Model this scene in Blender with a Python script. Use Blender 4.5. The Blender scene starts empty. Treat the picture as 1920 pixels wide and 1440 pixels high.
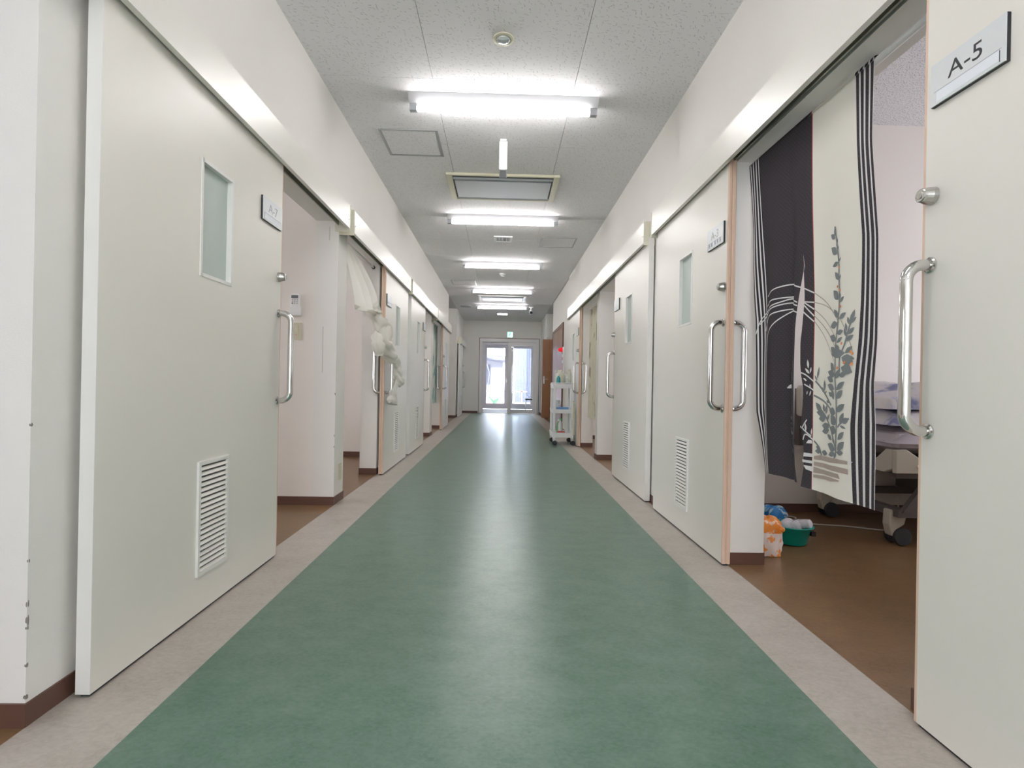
import bpy, math, random
from mathutils import Vector, Matrix
random.seed(7)
SC = bpy.context.scene
COL = SC.collection

# ------------------------------------------------------------------ camera, world, exposure
def make_camera():
    yaw, pitch, roll = 0.02035, 0.001066, 0.01883
    f = Vector((math.sin(yaw)*math.cos(pitch), math.cos(yaw)*math.cos(pitch), math.sin(pitch)))
    r = Vector((math.cos(yaw), -math.sin(yaw), 0)); u = r.cross(f)
    r2 = r*math.cos(roll)+u*math.sin(roll); u2 = u*math.cos(roll)-r*math.sin(roll)
    cd = bpy.data.cameras.new('camera'); cam = bpy.data.objects.new('camera', cd); COL.objects.link(cam)
    m = Matrix((r2, u2, -f)).transposed().to_4x4(); m.translation = Vector((0, 0, .89))
    cam.matrix_world = m
    cd.sensor_width = 36; cd.sensor_fit = 'HORIZONTAL'; cd.lens = 970/1920*36
    cd.clip_start = .02; cd.clip_end = 300
    SC.camera = cam
make_camera()
w = bpy.data.worlds.new('world'); SC.world = w; w.use_nodes = True
w.node_tree.nodes['Background'].inputs[0].default_value = (.86, .90, 1.0, 1)
w.node_tree.nodes['Background'].inputs[1].default_value = 8.0
SC.view_settings.view_transform = 'Standard'; SC.view_settings.look = 'None'
SC.view_settings.exposure = 1.58; SC.view_settings.gamma = 1; SC.view_settings.use_curve_mapping = False
SC.cycles.max_bounces = 10; SC.cycles.diffuse_bounces = 6; SC.cycles.glossy_bounces = 4
SC.cycles.transmission_bounces = 6; SC.cycles.transparent_max_bounces = 12
SC.cycles.sample_clamp_indirect = 6; SC.cycles.caustics_reflective = False; SC.cycles.caustics_refractive = False
TUBE = 15.0        # radiance of the fluorescent tubes
DAY = 0.34          # scale of daylight through the room windows

def area(name, loc, look, sx, sy, power, col=(.89, .925, 1.0), portal=False):
    d = bpy.data.lights.new(name, 'AREA'); d.shape = 'RECTANGLE'; d.size = sx; d.size_y = sy
    d.energy = power; d.color = col
    o = bpy.data.objects.new(name, d); COL.objects.link(o); o.location = loc
    o.rotation_euler = Vector(look).to_track_quat('-Z', 'Y').to_euler()
    if portal: d.cycles.is_portal = True
    return o
# daylight falling through the windows of the rooms and the glazed door behind the viewpoint
for y in (-.3, 2.6, 5.05, 7.5, 9.9):
    area('window_daylight', (-4.86, y, 1.45), (1, 0, 0), 1.5, 1.2, 42*DAY)
    area('window_daylight', (4.86, y, 1.45), (-1, 0, 0), 1.5, 1.2, 42*DAY)
area('window_daylight', (0, -3.3, 1.25), (0, 1, 0), 1.7, 1.9, 70*DAY)
area('entrance_daylight', (.22, 18.62, 1.15), (0, -1, 0), 1.8, 2.2, 1, portal=True)

# ------------------------------------------------------------------ helpers
class MB:
    def __init__(s): s.v = []; s.f = []; s.m = []
    def face(s, pts, mi=0):
        n = len(s.v); s.v += [tuple(p) for p in pts]; s.f.append(tuple(range(n, n+len(pts)))); s.m.append(mi)
    def box(s, x0, x1, y0, y1, z0, z1, mi=0):
        if x0 > x1: x0, x1 = x1, x0
        if y0 > y1: y0, y1 = y1, y0
        if z0 > z1: z0, z1 = z1, z0
        n = len(s.v)
        s.v += [(x0,y0,z0),(x1,y0,z0),(x1,y1,z0),(x0,y1,z0),(x0,y0,z1),(x1,y0,z1),(x1,y1,z1),(x0,y1,z1)]
        for f in ((3,2,1,0),(4,5,6,7),(0,1,5,4),(1,2,6,5),(2,3,7,6),(3,0,4,7)):
            s.f.append(tuple(n+i for i in f)); s.m.append(mi)
        return s
    def prism(s, prof, a0, a1, axis='x', mi=0):
        """prof: list of 2-tuples; axis x -> (y,z), y -> (x,z), z -> (x,y)"""
        def P(p, a): return {'x': (a, p[0], p[1]), 'y': (p[0], a, p[1]), 'z': (p[0], p[1], a)}[axis]
        n = len(s.v); k = len(prof)
        s.v += [P(p, a0) for p in prof]+[P(p, a1) for p in prof]
        s.f.append(tuple(n+i for i in range(k))[::-1]); s.m.append(mi)
        s.f.append(tuple(n+k+i for i in range(k))); s.m.append(mi)
        for i in range(k):
            j = (i+1) % k; s.f.append((n+i, n+j, n+k+j, n+k+i)); s.m.append(mi)
        return s
    def tube(s, path, r, seg=12, mi=0, cap=True):
        path = [Vector(p) for p in path]; n0 = len(s.v); N = len(path)
        rr = r if isinstance(r, (list, tuple)) else [r]*N
        t = (path[1]-path[0]).normalized()
        a = t.orthogonal().normalized()
        for i, p in enumerate(path):
            if i == 0: t2 = path[1]-path[0]
            elif i == N-1: t2 = path[-1]-path[-2]
            else: t2 = (path[i+1]-path[i]).normalized()+(path[i]-path[i-1]).normalized()
            t2.normalize(); a = (a-t2*a.dot(t2)).normalized(); b = t2.cross(a)
            for k in range(seg):
                c = 2*math.pi*k/seg; s.v.append(tuple(p+(a*math.cos(c)+b*math.sin(c))*rr[i]))
        for i in range(N-1):
            for k in range(seg):
                l = (k+1) % seg
                s.f.append((n0+i*seg+k, n0+i*seg+l, n0+(i+1)*seg+l, n0+(i+1)*seg+k)); s.m.append(mi)
        if cap:
            s.f.append(tuple(n0+k for k in range(seg))[::-1]); s.m.append(mi)
            s.f.append(tuple(n0+(N-1)*seg+k for k in range(seg))); s.m.append(mi)
        return s
    def lathe(s, prof, c=(0, 0, 0), axis='z', seg=20, mi=0, sx=1, sy=1):
        """prof: (radius, height) pairs along the axis"""
        n0 = len(s.v)
        for r, h in prof:
            for k in range(seg):
                a = 2*math.pi*k/seg; u = r*math.cos(a)*sx; v = r*math.sin(a)*sy
                p = {'z': (u, v, h), 'x': (h, u, v), 'y': (v, h, u)}[axis]
                s.v.append((c[0]+p[0], c[1]+p[1], c[2]+p[2]))
        for i in range(len(prof)-1):
            for k in range(seg):
                l = (k+1) % seg
                s.f.append((n0+i*seg+k, n0+i*seg+l, n0+(i+1)*seg+l, n0+(i+1)*seg+k)); s.m.append(mi)
        s.f.append(tuple(n0+k for k in range(seg))[::-1]); s.m.append(mi)
        s.f.append(tuple(n0+(len(prof)-1)*seg+k for k in range(seg))); s.m.append(mi)
        return s
    def grid(s, fn, nu, nv, mi=0):
        n0 = len(s.v)
        for j in range(nv+1):
            for i in range(nu+1): s.v.append(tuple(fn(i/nu, j/nv)))
        for j in range(nv):
            for i in range(nu):
                a = n0+j*(nu+1)+i; s.f.append((a, a+1, a+nu+2, a+nu+1))
                s.m.append(mi(i, j) if callable(mi) else mi)
        return s
    def build(s, name, mats, parent=None, smooth=False, bevel=0, origin=None):
        if not isinstance(mats, (list, tuple)): mats = [mats]
        o0 = Vector(parent['_o']) if parent is not None else Vector(origin or (0, 0, 0))
        me = bpy.data.meshes.new(name)
        me.from_pydata([(a[0]-o0[0], a[1]-o0[1], a[2]-o0[2]) for a in s.v], [], s.f)
        for m_ in mats: me.materials.append(m_)
        for p, i in zip(me.polygons, s.m): p.material_index = i; p.use_smooth = smooth
        me.update()
        o = bpy.data.objects.new(name, me); COL.objects.link(o)
        if parent is None: o.location = o0
        else: o.parent = parent
        o['_o'] = tuple(o0)
        if bevel:
            b = o.modifiers.new('bevel', 'BEVEL'); b.width = bevel; b.segments = 2; b.limit_method = 'ANGLE'; b.angle_limit = .7
        return o
def tag(o, label=None, cat=None, group=None, kind=None):
    if label: o['label'] = label
    if cat: o['category'] = cat
    if group: o['group'] = group
    if kind: o['kind'] = kind
    return o
def thing(name, loc, label, cat, group=None, kind=None):
    o = bpy.data.objects.new(name, None); COL.objects.link(o); o.location = loc; o.empty_display_size = .1
    o['_o'] = tuple(loc)
    return tag(o, label, cat, group, kind)
def struct(name, mb, mats, label, cat='wall', **k):
    return tag(mb.build(name, mats, **k), label, cat, None, 'structure')
def plabel(o, t): o['label'] = t; return o

# ------------------------------------------------------------------ materials
def new_mat(name):
    m = bpy.data.materials.new(name); m.use_nodes = True; nt = m.node_tree
    return m, nt, nt.nodes['Principled BSDF']
def simple(name, col, rough=.5, metal=0, spec=.5, bump=0, bscale=300, vary=0, vscale=3, coat=0, emit=0, ecol=None, alpha=1, trans=0, sub=0):
    m, nt, b = new_mat(name)
    b.inputs['Base Color'].default_value = (*col, 1); b.inputs['Roughness'].default_value = rough
    b.inputs['Metallic'].default_value = metal; b.inputs['Specular IOR Level'].default_value = spec
    if coat: b.inputs['Coat Weight'].default_value = coat; b.inputs['Coat Roughness'].default_value = .15
    if emit:
        b.inputs['Emission Color'].default_value = (*(ecol or col), 1); b.inputs['Emission Strength'].default_value = emit
    if trans: b.inputs['Transmission Weight'].default_value = trans
    tc = nt.nodes.new('ShaderNodeTexCoord')
    if bump:
        n = nt.nodes.new('ShaderNodeTexNoise'); n.inputs['Scale'].default_value = bscale; n.inputs['Detail'].default_value = 4
        bp = nt.nodes.new('ShaderNodeBump'); bp.inputs['Strength'].default_value = bump; bp.inputs['Distance'].default_value = .002
        nt.links.new(tc.outputs['Object'], n.inputs['Vector']); nt.links.new(n.outputs['Fac'], bp.inputs['Height'])
        nt.links.new(bp.outputs['Normal'], b.inputs['Normal'])
    if vary:
        n = nt.nodes.new('ShaderNodeTexNoise'); n.inputs['Scale'].default_value = vscale; n.inputs['Detail'].default_value = 5
        mx = nt.nodes.new('ShaderNodeMix'); mx.data_type = 'RGBA'
        mx.inputs[6].default_value = (*[c*(1-vary) for c in col], 1); mx.inputs[7].default_value = (*[min(1, c*(1+vary)) for c in col], 1)
        nt.links.new(tc.outputs['Object'], n.inputs['Vector']); nt.links.new(n.outputs['Fac'], mx.inputs[0])
        nt.links.new(mx.outputs[2], b.inputs['Base Color'])
    return m
def wallpaper(name, col):
    m, nt, b = new_mat(name); b.inputs['Roughness'].default_value = .75; b.inputs['Specular IOR Level'].default_value = .25
    tc = nt.nodes.new('ShaderNodeTexCoord')
    mp = nt.nodes.new('ShaderNodeMapping'); mp.inputs['Scale'].default_value = (1, 1, 2.2)
    n = nt.nodes.new('ShaderNodeTexNoise'); n.inputs['Scale'].default_value = 170; n.inputs['Detail'].default_value = 3
    n2 = nt.nodes.new('ShaderNodeTexNoise'); n2.inputs['Scale'].default_value = 2.5; n2.inputs['Detail'].default_value = 4
    mx = nt.nodes.new('ShaderNodeMix'); mx.data_type = 'RGBA'
    mx.inputs[6].default_value = (*[c*.965 for c in col], 1); mx.inputs[7].default_value = (*[min(1, c*1.02) for c in col], 1)
    bp = nt.nodes.new('ShaderNodeBump'); bp.inputs['Strength'].default_value = .18; bp.inputs['Distance'].default_value = .002
    L = nt.links.new
    L(tc.outputs['Object'], mp.inputs[0]); L(mp.outputs[0], n.inputs['Vector']); L(tc.outputs['Object'], n2.inputs['Vector'])
    L(n2.outputs['Fac'], mx.inputs[0]); L(mx.outputs[2], b.inputs['Base Color']); L(n.outputs['Fac'], bp.inputs['Height']); L(bp.outputs[0], b.inputs['Normal'])
    return m
def fissured(name, col, dark, density=1.0, scale=48):
    """mineral fibre ceiling board: short randomly turned pits, one per voronoi cell"""
    m, nt, b = new_mat(name); b.inputs['Roughness'].default_value = .85; b.inputs['Specular IOR Level'].default_value = .2
    N = nt.nodes.new; L = nt.links.new
    tc = N('ShaderNodeTexCoord'); geo = N('ShaderNodeNewGeometry')
    dn = N('ShaderNodeTexNoise'); dn.inputs['Scale'].default_value = 90
    ad = N('ShaderNodeMixRGB'); ad.blend_type = 'LINEAR_LIGHT'; ad.inputs[0].default_value = .006
    L(geo.outputs['Position'], ad.inputs[1]); L(geo.outputs['Position'], dn.inputs['Vector']); L(dn.outputs['Color'], ad.inputs[2])
    v = N('ShaderNodeTexVoronoi'); v.voronoi_dimensions = '2D'; v.inputs['Scale'].default_value = scale; v.inputs['Randomness'].default_value = .9
    L(ad.outputs[0], v.inputs['Vector'])
    sub = N('ShaderNodeVectorMath'); sub.operation = 'SUBTRACT'; L(ad.outputs[0], sub.inputs[0]); L(v.outputs['Position'], sub.inputs[1])
    sep = N('ShaderNodeSeparateColor'); L(v.outputs['Color'], sep.inputs[0])
    ang = N('ShaderNodeMath'); ang.operation = 'MULTIPLY'; ang.inputs[1].default_value = 1.9; L(sep.outputs[0], ang.inputs[0])
    rot = N('ShaderNodeVectorRotate'); rot.rotation_type = 'Z_AXIS'; L(sub.outputs[0], rot.inputs['Vector']); L(ang.outputs[0], rot.inputs['Angle'])
    sx = N('ShaderNodeSeparateXYZ'); L(rot.outputs[0], sx.inputs[0])
    def M(op, a, c):
        n = N('ShaderNodeMath'); n.operation = op; n.use_clamp = False
        for i, q in enumerate((a, c)):
            if q is None: continue
            if isinstance(q, (int, float)): n.inputs[i].default_value = q
            else: L(q, n.inputs[i])
        return n.outputs[0]
    ax = M('ABSOLUTE', sx.outputs[0], None); ay = M('ABSOLUTE', sx.outputs[1], None)
    ln = M('MULTIPLY', M('ADD', sep.outputs[1], .25), .0105)
    inx = M('LESS_THAN', ax, .0013); iny = M('LESS_THAN', ay, ln)
    keep = M('LESS_THAN', sep.outputs[2], density)
    mask = M('MULTIPLY', M('MULTIPLY', inx, iny), keep)
    mx = N('ShaderNodeMix'); mx.data_type = 'RGBA'; mx.inputs[6].default_value = (*col, 1); mx.inputs[7].default_value = (*dark, 1)
    L(mask, mx.inputs[0]); L(mx.outputs[2], b.inputs['Base Color'])
    bp = N('ShaderNodeBump'); bp.inputs['Strength'].default_value = .5; bp.inputs['Distance'].default_value = .002; bp.invert = True
    L(mask, bp.inputs['Height']); L(bp.outputs[0], b.inputs['Normal'])
    return m
def linoleum(name, c1, c2, c3, rough, sc=1.0, fm=.40, ky=1.0):
    m, nt, b = new_mat(name); N = nt.nodes.new; L = nt.links.new
    geo = N('ShaderNodeNewGeometry')
    mp = N('ShaderNodeMapping'); mp.inputs['Scale'].default_value = (1.0, 1.5*ky, 1); mp.inputs['Rotation'].default_value = (0, 0, .5)
    L(geo.outputs['Position'], mp.inputs[0])
    n1 = N('ShaderNodeTexNoise'); n1.inputs['Scale'].default_value = 7*sc; n1.inputs['Detail'].default_value = 7; n1.inputs['Roughness'].default_value = .70; n1.inputs['Distortion'].default_value = 0
    n2 = N('ShaderNodeTexNoise'); n2.inputs['Scale'].default_value = 60*sc; n2.inputs['Detail'].default_value = 3.5; n2.inputs['Roughness'].default_value = .65; n2.inputs['Distortion'].default_value = .6
    n3 = N('ShaderNodeTexNoise'); n3.inputs['Scale'].default_value = 1.3; n3.inputs['Detail'].default_value = 2
    for n in (n1, n2, n3): L(mp.outputs[0], n.inputs['Vector'])
    r1 = N('ShaderNodeMapRange'); r1.inputs[1].default_value = .30; r1.inputs[2].default_value = .70; L(n1.outputs['Fac'], r1.inputs[0])
    r2 = N('ShaderNodeMapRange'); r2.inputs[1].default_value = .35; r2.inputs[2].default_value = .66; L(n2.outputs['Fac'], r2.inputs[0])
    a = N('ShaderNodeMix'); a.data_type = 'RGBA'; a.inputs[6].default_value = (*c1, 1); a.inputs[7].default_value = (*c2, 1); L(r1.outputs[0], a.inputs[0])
    f = N('ShaderNodeMath'); f.operation = 'MULTIPLY'; f.inputs[1].default_value = fm; L(r2.outputs[0], f.inputs[0])
    a2 = N('ShaderNodeMix'); a2.data_type = 'RGBA'; L(f.outputs[0], a2.inputs[0]); L(a.outputs[2], a2.inputs[6]); a2.inputs[7].default_value = (*c3, 1)
    L(a2.outputs[2], b.inputs['Base Color'])
    b.inputs['Roughness'].default_value = rough
    b.inputs['Specular IOR Level'].default_value = .5
    return m
def wood(name, c1, c2, axis_scale=(30, 30, 1.5), rough=.5):
    m, nt, b = new_mat(name); N = nt.nodes.new; L = nt.links.new
    tc = N('ShaderNodeTexCoord'); mp = N('ShaderNodeMapping'); mp.inputs['Scale'].default_value = axis_scale
    n = N('ShaderNodeTexNoise'); n.inputs['Scale'].default_value = 3; n.inputs['Detail'].default_value = 6
    a = N('ShaderNodeMix'); a.data_type = 'RGBA'; a.inputs[6].default_value = (*c1, 1); a.inputs[7].default_value = (*c2, 1)
    L(tc.outputs['Object'], mp.inputs[0]); L(mp.outputs[0], n.inputs['Vector']); L(n.outputs['Fac'], a.inputs[0]); L(a.outputs[2], b.inputs['Base Color'])
    b.inputs['Roughness'].default_value = rough
    return m
def cloth(name, col, trans=.25, dots=None, rough=.9):
    m, nt, b = new_mat(name); N = nt.nodes.new; L = nt.links.new
    b.inputs['Base Color'].default_value = (*col, 1); b.inputs['Roughness'].default_value = rough; b.inputs['Specular IOR Level'].default_value = .15
    geo = N('ShaderNodeNewGeometry')
    src = None
    n = N('ShaderNodeTexNoise'); n.inputs['Scale'].default_value = 900; L(geo.outputs['Position'], n.inputs['Vector'])
    bp = N('ShaderNodeBump'); bp.inputs['Strength'].default_value = .2; bp.inputs['Distance'].default_value = .001
    L(n.outputs['Fac'], bp.inputs['Height']); L(bp.outputs[0], b.inputs['Normal'])
    if dots:
        sw = N('ShaderNodeSeparateXYZ'); cb = N('ShaderNodeCombineXYZ'); L(geo.outputs['Position'], sw.inputs[0])
        L(sw.outputs[1], cb.inputs[0]); L(sw.outputs[2], cb.inputs[1])
        mp = N('ShaderNodeMapping'); mp.inputs['Rotation'].default_value = (0, 0, .785); L(cb.outputs[0], mp.inputs[0])
        v = N('ShaderNodeTexVoronoi'); v.voronoi_dimensions = '2D'; v.inputs['Scale'].default_value = 75; v.inputs['Randomness'].default_value = .05
        L(mp.outputs[0], v.inputs['Vector'])
        lt = N('ShaderNodeMath'); lt.operation = 'LESS_THAN'; lt.inputs[1].default_value = .115; L(v.outputs['Distance'], lt.inputs[0])
        mx = N('ShaderNodeMix'); mx.data_type = 'RGBA'; mx.inputs[6].default_value = (*col, 1); mx.inputs[7].default_value = (*dots, 1)
        L(lt.outputs[0], mx.inputs[0]); L(mx.outputs[2], b.inputs['Base Color']); src = mx.outputs[2]
    if trans:
        t = N('ShaderNodeBsdfTranslucent'); t.inputs[0].default_value = (*col, 1)
        if src: L(src, t.inputs[0])
        ms = N('ShaderNodeMixShader'); ms.inputs[0].default_value = trans
        L(b.outputs[0], ms.inputs[1]); L(t.outputs[0], ms.inputs[2]); L(ms.outputs[0], nt.nodes['Material Output'].inputs[0])
    return m
def glass(name, tint=(.93, .96, .97), refl=.08):
    m = bpy.data.materials.new(name); m.use_nodes = True; nt = m.node_tree; nt.nodes.clear(); N = nt.nodes.new
    o = N('ShaderNodeOutputMaterial'); t = N('ShaderNodeBsdfTransparent'); g = N('ShaderNodeBsdfGlossy'); ms = N('ShaderNodeMixShader')
    fr = N('ShaderNodeFresnel'); fr.inputs[0].default_value = 1.45
    t.inputs[0].default_value = (*tint, 1); g.inputs['Roughness'].default_value = .02
    nt.links.new(fr.outputs[0], ms.inputs[0]); nt.links.new(t.outputs[0], ms.inputs[1]); nt.links.new(g.outputs[0], ms.inputs[2]); nt.links.new(ms.outputs[0], o.inputs[0])
    return m
M = {}
M['wall'] = wallpaper('wallpaper_off_white', (.82, .798, .765))
M['wall_room'] = wallpaper('wallpaper_room', (.85, .80, .755))
M['tile'] = fissured('ceiling_board', (.80, .788, .80), (.50, .49, .50), .66, 38)
M['rceil'] = fissured('room_ceiling_board', (.70, .69, .70), (.36, .35, .35), .95, 60)
M['green'] = linoleum('green_linoleum', (.066, .146, .101), (.136, .216, .167), (.195, .285, .230), .285)
M['greige'] = linoleum('greige_linoleum', (.345, .308, .268), (.455, .415, .370), (.54, .50, .45), .33, .9, .5)
M['brown'] = linoleum('brown_linoleum', (.140, .076, .033), (.215, .122, .055), (.28, .17, .088), .31, 1)
M['baseb'] = simple('brown_vinyl_baseboard', (.125, .062, .045), .45, vary=.08)
M['door'] = simple('cream_door_laminate', (.79, .762, .705), .36, bump=.03, bscale=120, spec=.4)
M['dooredge'] = simple('door_edge_white', (.82, .81, .78), .4)
M['fascia'] = simple('pearl_painted_metal', (.80, .782, .73), .36, metal=.10, spec=.7)
M['bracket'] = simple('cream_painted_end_cap', (.70, .68, .55), .5)
M['rail'] = simple('aluminium_rail', (.35, .36, .30), .4, metal=.8)
M['darkgap'] = simple('grille_gap_shade', (.03, .03, .025), .8)
M['ventback'] = simple('louvre_gap_shade', (.10, .095, .09), .8)
M['woodedge'] = wood('pale_wood_edge', (.68, .48, .36), (.78, .58, .45), (60, 60, 3))
M['chrome'] = simple('chrome', (.70, .69, .67), .09, metal=1)
M['satin'] = simple('satin_steel', (.55, .54, .52), .28, metal=1)
M['frost'] = simple('frosted_glass', (.50, .57, .535), .35, spec=.5)
M['white'] = simple('white_plastic', (.82, .82, .82), .4)
M['plate'] = simple('sign_plate_grey', (.70, .72, .73), .35)
M['paper'] = simple('white_card', (.80, .83, .88), .5)
M['black'] = simple('black_plastic', (.02, .02, .025), .4)
M['ink'] = simple('black_ink', (.03, .03, .035), .6)
M['greyink'] = simple('grey_print', (.42, .43, .46), .6)
M['slat'] = simple('louvre_slat', (.80, .77, .72), .4)
M['lampbody'] = simple('white_enamel', (.56, .56, .58), .35)
M['socket'] = simple('grey_lampholder', (.42, .43, .46), .45)
M['tube'] = simple('lit_tube', (1, 1, 1), .5, emit=TUBE, ecol=(1.0, .975, .972))
M['led'] = simple('lit_diffuser', (1, 1, 1), .5, emit=9, ecol=(1, .98, .97))
M['cream'] = simple('cream_plastic', (.68, .65, .50), .45)
M['acpanel'] = simple('grey_white_panel', (.50, .53, .56), .35)
M['alu'] = simple('grey_aluminium', (.42, .43, .44), .4, metal=.5)
M['ivory'] = simple('ivory_plastic', (.66, .61, .47), .4)
M['lcd'] = simple('lcd_grey', (.16, .17, .19), .3)
M['orange_d'] = simple('orange_print', (.75, .20, .04), .5)
M['noren'] = cloth('dark_noren_cloth', (.060, .053, .060), .22, dots=(.13, .115, .115))
M['nsolid'] = cloth('dark_noren_border', (.040, .038, .044), .15)
M['ncream'] = cloth('cream_noren_cloth', (.82, .80, .72), .25)
M['nwhite'] = cloth('white_noren_stripe', (.78, .76, .76), .25)
M['nred'] = cloth('rust_noren_piping', (.45, .10, .07), .1)
M['ngrey'] = simple('grey_leaf_print', (.225, .245, .25), .9, spec=.1)
M['ntan'] = simple('tan_line_print', (.45, .38, .33), .9, spec=.1)
M['nbas'] = simple('taupe_basket_print', (.42, .35, .31), .9, spec=.1)
M['norg'] = simple('orange_berry_print', (.72, .30, .14), .9, spec=.1)
M['nwp'] = simple('white_line_print', (.76, .75, .75), .9, spec=.1)
M['sheer'] = cloth('white_sheer_cloth', (.90, .885, .83), .3)
M['wred'] = wood('red_brown_door_veneer', (.28, .105, .065), (.36, .15, .10), (18, 18, .8), .28)
M['wbrown'] = wood('warm_brown_door_veneer', (.30, .125, .05), (.36, .16, .07), (18, 18, .8), .4)
M['wframe'] = simple('dark_brown_trim', (.13, .06, .035), .45)
M['dframe'] = simple('white_door_frame', (.82, .79, .80), .4)
M['dframe2'] = simple('grey_door_frame', (.74, .70, .73), .4)
M['glass'] = glass('clear_glass')
M['red'] = simple('red_enamel', (.55, .02, .02), .3)
M['redlamp'] = simple('red_lamp_lens', (.8, .01, .02), .15, emit=.15, ecol=(1, .02, .03))
M['signg'] = simple('lit_green_sign', (.05, .55, .30), .4, emit=.35, ecol=(.10, .95, .55))
M['signw'] = simple('lit_white_sign', (.9, 1, .95), .4, emit=.55, ecol=(.55, 1, .80))
M['concrete'] = simple('pale_concrete', (.46, .45, .46), .8, vary=.12, bump=.2, bscale=60)
M['siding'] = simple('pale_lilac_siding', (.085, .083, .108), .7)
M['plaster'] = simple('outside_plaster', (.20, .195, .215), .8)
M['roofm'] = simple('slate_roof', (.035, .035, .06), .6)
M['fence'] = simple('pink_fence_paint', (.30, .10, .09), .6)
M['leafo'] = simple('garden_leaf', (.03, .12, .04), .6)
M['rubber'] = simple('black_rubber', (.03, .03, .035), .55)
M['teal'] = simple('teal_plastic', (.005, .36, .30), .32)
M['towel'] = simple('white_towel', (.74, .73, .78), .95, bump=.6, bscale=180)
M['bluet'] = simple('blue_towel', (.06, .30, .55), .9, bump=.5, bscale=160)
M['aqua'] = simple('aqua_towel', (.34, .62, .66), .95, bump=.6, bscale=160)
M['bedcream'] = simple('bed_cream_plastic', (.50, .465, .39), .45)
M['beddark'] = simple('bed_frame_grey', (.10, .085, .08), .5)
M['cable'] = simple('white_cable', (.5, .49, .46), .5)
M['tealb'] = simple('teal_liquid', (.01, .26, .30), .25)
M['bluep'] = simple('blue_plastic', (.14, .32, .62), .4)
M['yclear'] = simple('yellowish_clear_plastic', (.74, .74, .60), .25, trans=.12)
M['clear'] = simple('milky_clear_plastic', (.76, .82, .80), .25, trans=.2)
M['greenp'] = simple('green_plastic', (.15, .45, .18), .4)
M['scuff'] = simple('torn_wallpaper', (.25, .22, .20), .9)
def bedding_mat():
    m, nt, b = new_mat('floral_bedding'); N = nt.nodes.new; L = nt.links.new
    geo = N('ShaderNodeNewGeometry'); n = N('ShaderNodeTexNoise'); n.inputs['Scale'].default_value = 7; n.inputs['Detail'].default_value = 4
    r = N('ShaderNodeValToRGB'); e = r.color_ramp.elements
    e[0].position = .36; e[0].color = (.24, .25, .42, 1); e[1].position = .47; e[1].color = (.66, .63, .68, 1)
    q = r.color_ramp.elements.new(.60); q.color = (.70, .66, .64, 1); q = r.color_ramp.elements.new(.70); q.color = (.62, .50, .30, 1)
    L(geo.outputs['Position'], n.inputs['Vector']); L(n.outputs['Fac'], r.inputs[0]); L(r.outputs[0], b.inputs['Base Color'])
    b.inputs['Roughness'].default_value = .9
    return m
M['bedding'] = bedding_mat()
M['sheet'] = simple('lilac_sheet', (.55, .50, .55), .9, bump=.3, bscale=40)
def spotted(name, base, spot, scale, thr, rough=.9):
    m, nt, b = new_mat(name); N = nt.nodes.new; L = nt.links.new
    geo = N('ShaderNodeNewGeometry'); n = N('ShaderNodeTexNoise'); n.inputs['Scale'].default_value = scale; n.inputs['Detail'].default_value = 2
    mp = N('ShaderNodeMapping'); mp.inputs['Scale'].default_value = (1, 2, .8)
    r = N('ShaderNodeMapRange'); r.inputs[1].default_value = thr; r.inputs[2].default_value = thr+.05
    mx = N('ShaderNodeMix'); mx.data_type = 'RGBA'; mx.inputs[6].default_value = (*base, 1); mx.inputs[7].default_value = (*spot, 1)
    L(geo.outputs['Position'], mp.inputs[0]); L(mp.outputs[0], n.inputs['Vector']); L(n.outputs['Fac'], r.inputs[0]); L(r.outputs[0], mx.inputs[0]); L(mx.outputs[2], b.inputs['Base Color'])
    b.inputs['Roughness'].default_value = rough
    return m
M['brownleaf'] = spotted('beige_curtain_with_brown_leaves', (.68, .64, .52), (.36, .30, .22), 4.5, .58)
M['aqualeaf'] = spotted('pale_curtain_with_aqua_leaves', (.64, .70, .66), (.25, .50, .50), 5, .56)
M['bag'] = spotted('orange_and_clear_packaging', (.86, .74, .68), (.88, .33, .08), 26, .53, .3)
M['bagor'] = spotted('orange_packaging', (.88, .30, .05), (.86, .62, .48), 30, .56, .3)
M['blueprint'] = spotted('blue_and_white_packaging', (.04, .26, .62), (.50, .66, .72), 24, .54, .35)

# ------------------------------------------------------------------ the shell
H = 2.83; HZ = 2.04            # ceiling height, height of the door openings
LW, LI = -1.19, -1.35          # left wall: corridor face, room face
RW, RI = 1.172, 1.345          # right wall
# floor
fl = MB(); fl.box(-5.0, 5.0, -3.5, 16.0, -.12, 0)
floor = struct('floor', fl, M['brown'], 'brown marbled vinyl floor of the rooms beside the corridor', 'floor')
plabel(MB().box(-.912, .905, -3.5, 15.86, -.001, .0016).build('vinyl_strip', M['green'], floor), 'green marbled corridor vinyl')
plabel(MB().box(LW+.005, -.912, -3.5, 15.86, -.001, .0015).build('vinyl_border', M['greige'], floor), 'grey beige vinyl border')
plabel(MB().box(.905, 1.155, -3.5, 15.86, -.001, .0015).build('vinyl_border', M['greige'], floor), 'grey beige vinyl border')
struct('floor_entrance', MB().box(-1.3, 1.6, 16.0, 18.6, -.12, 0), M['concrete'], 'pale smooth floor of the entrance lobby beyond the glazed door', 'floor')
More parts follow.
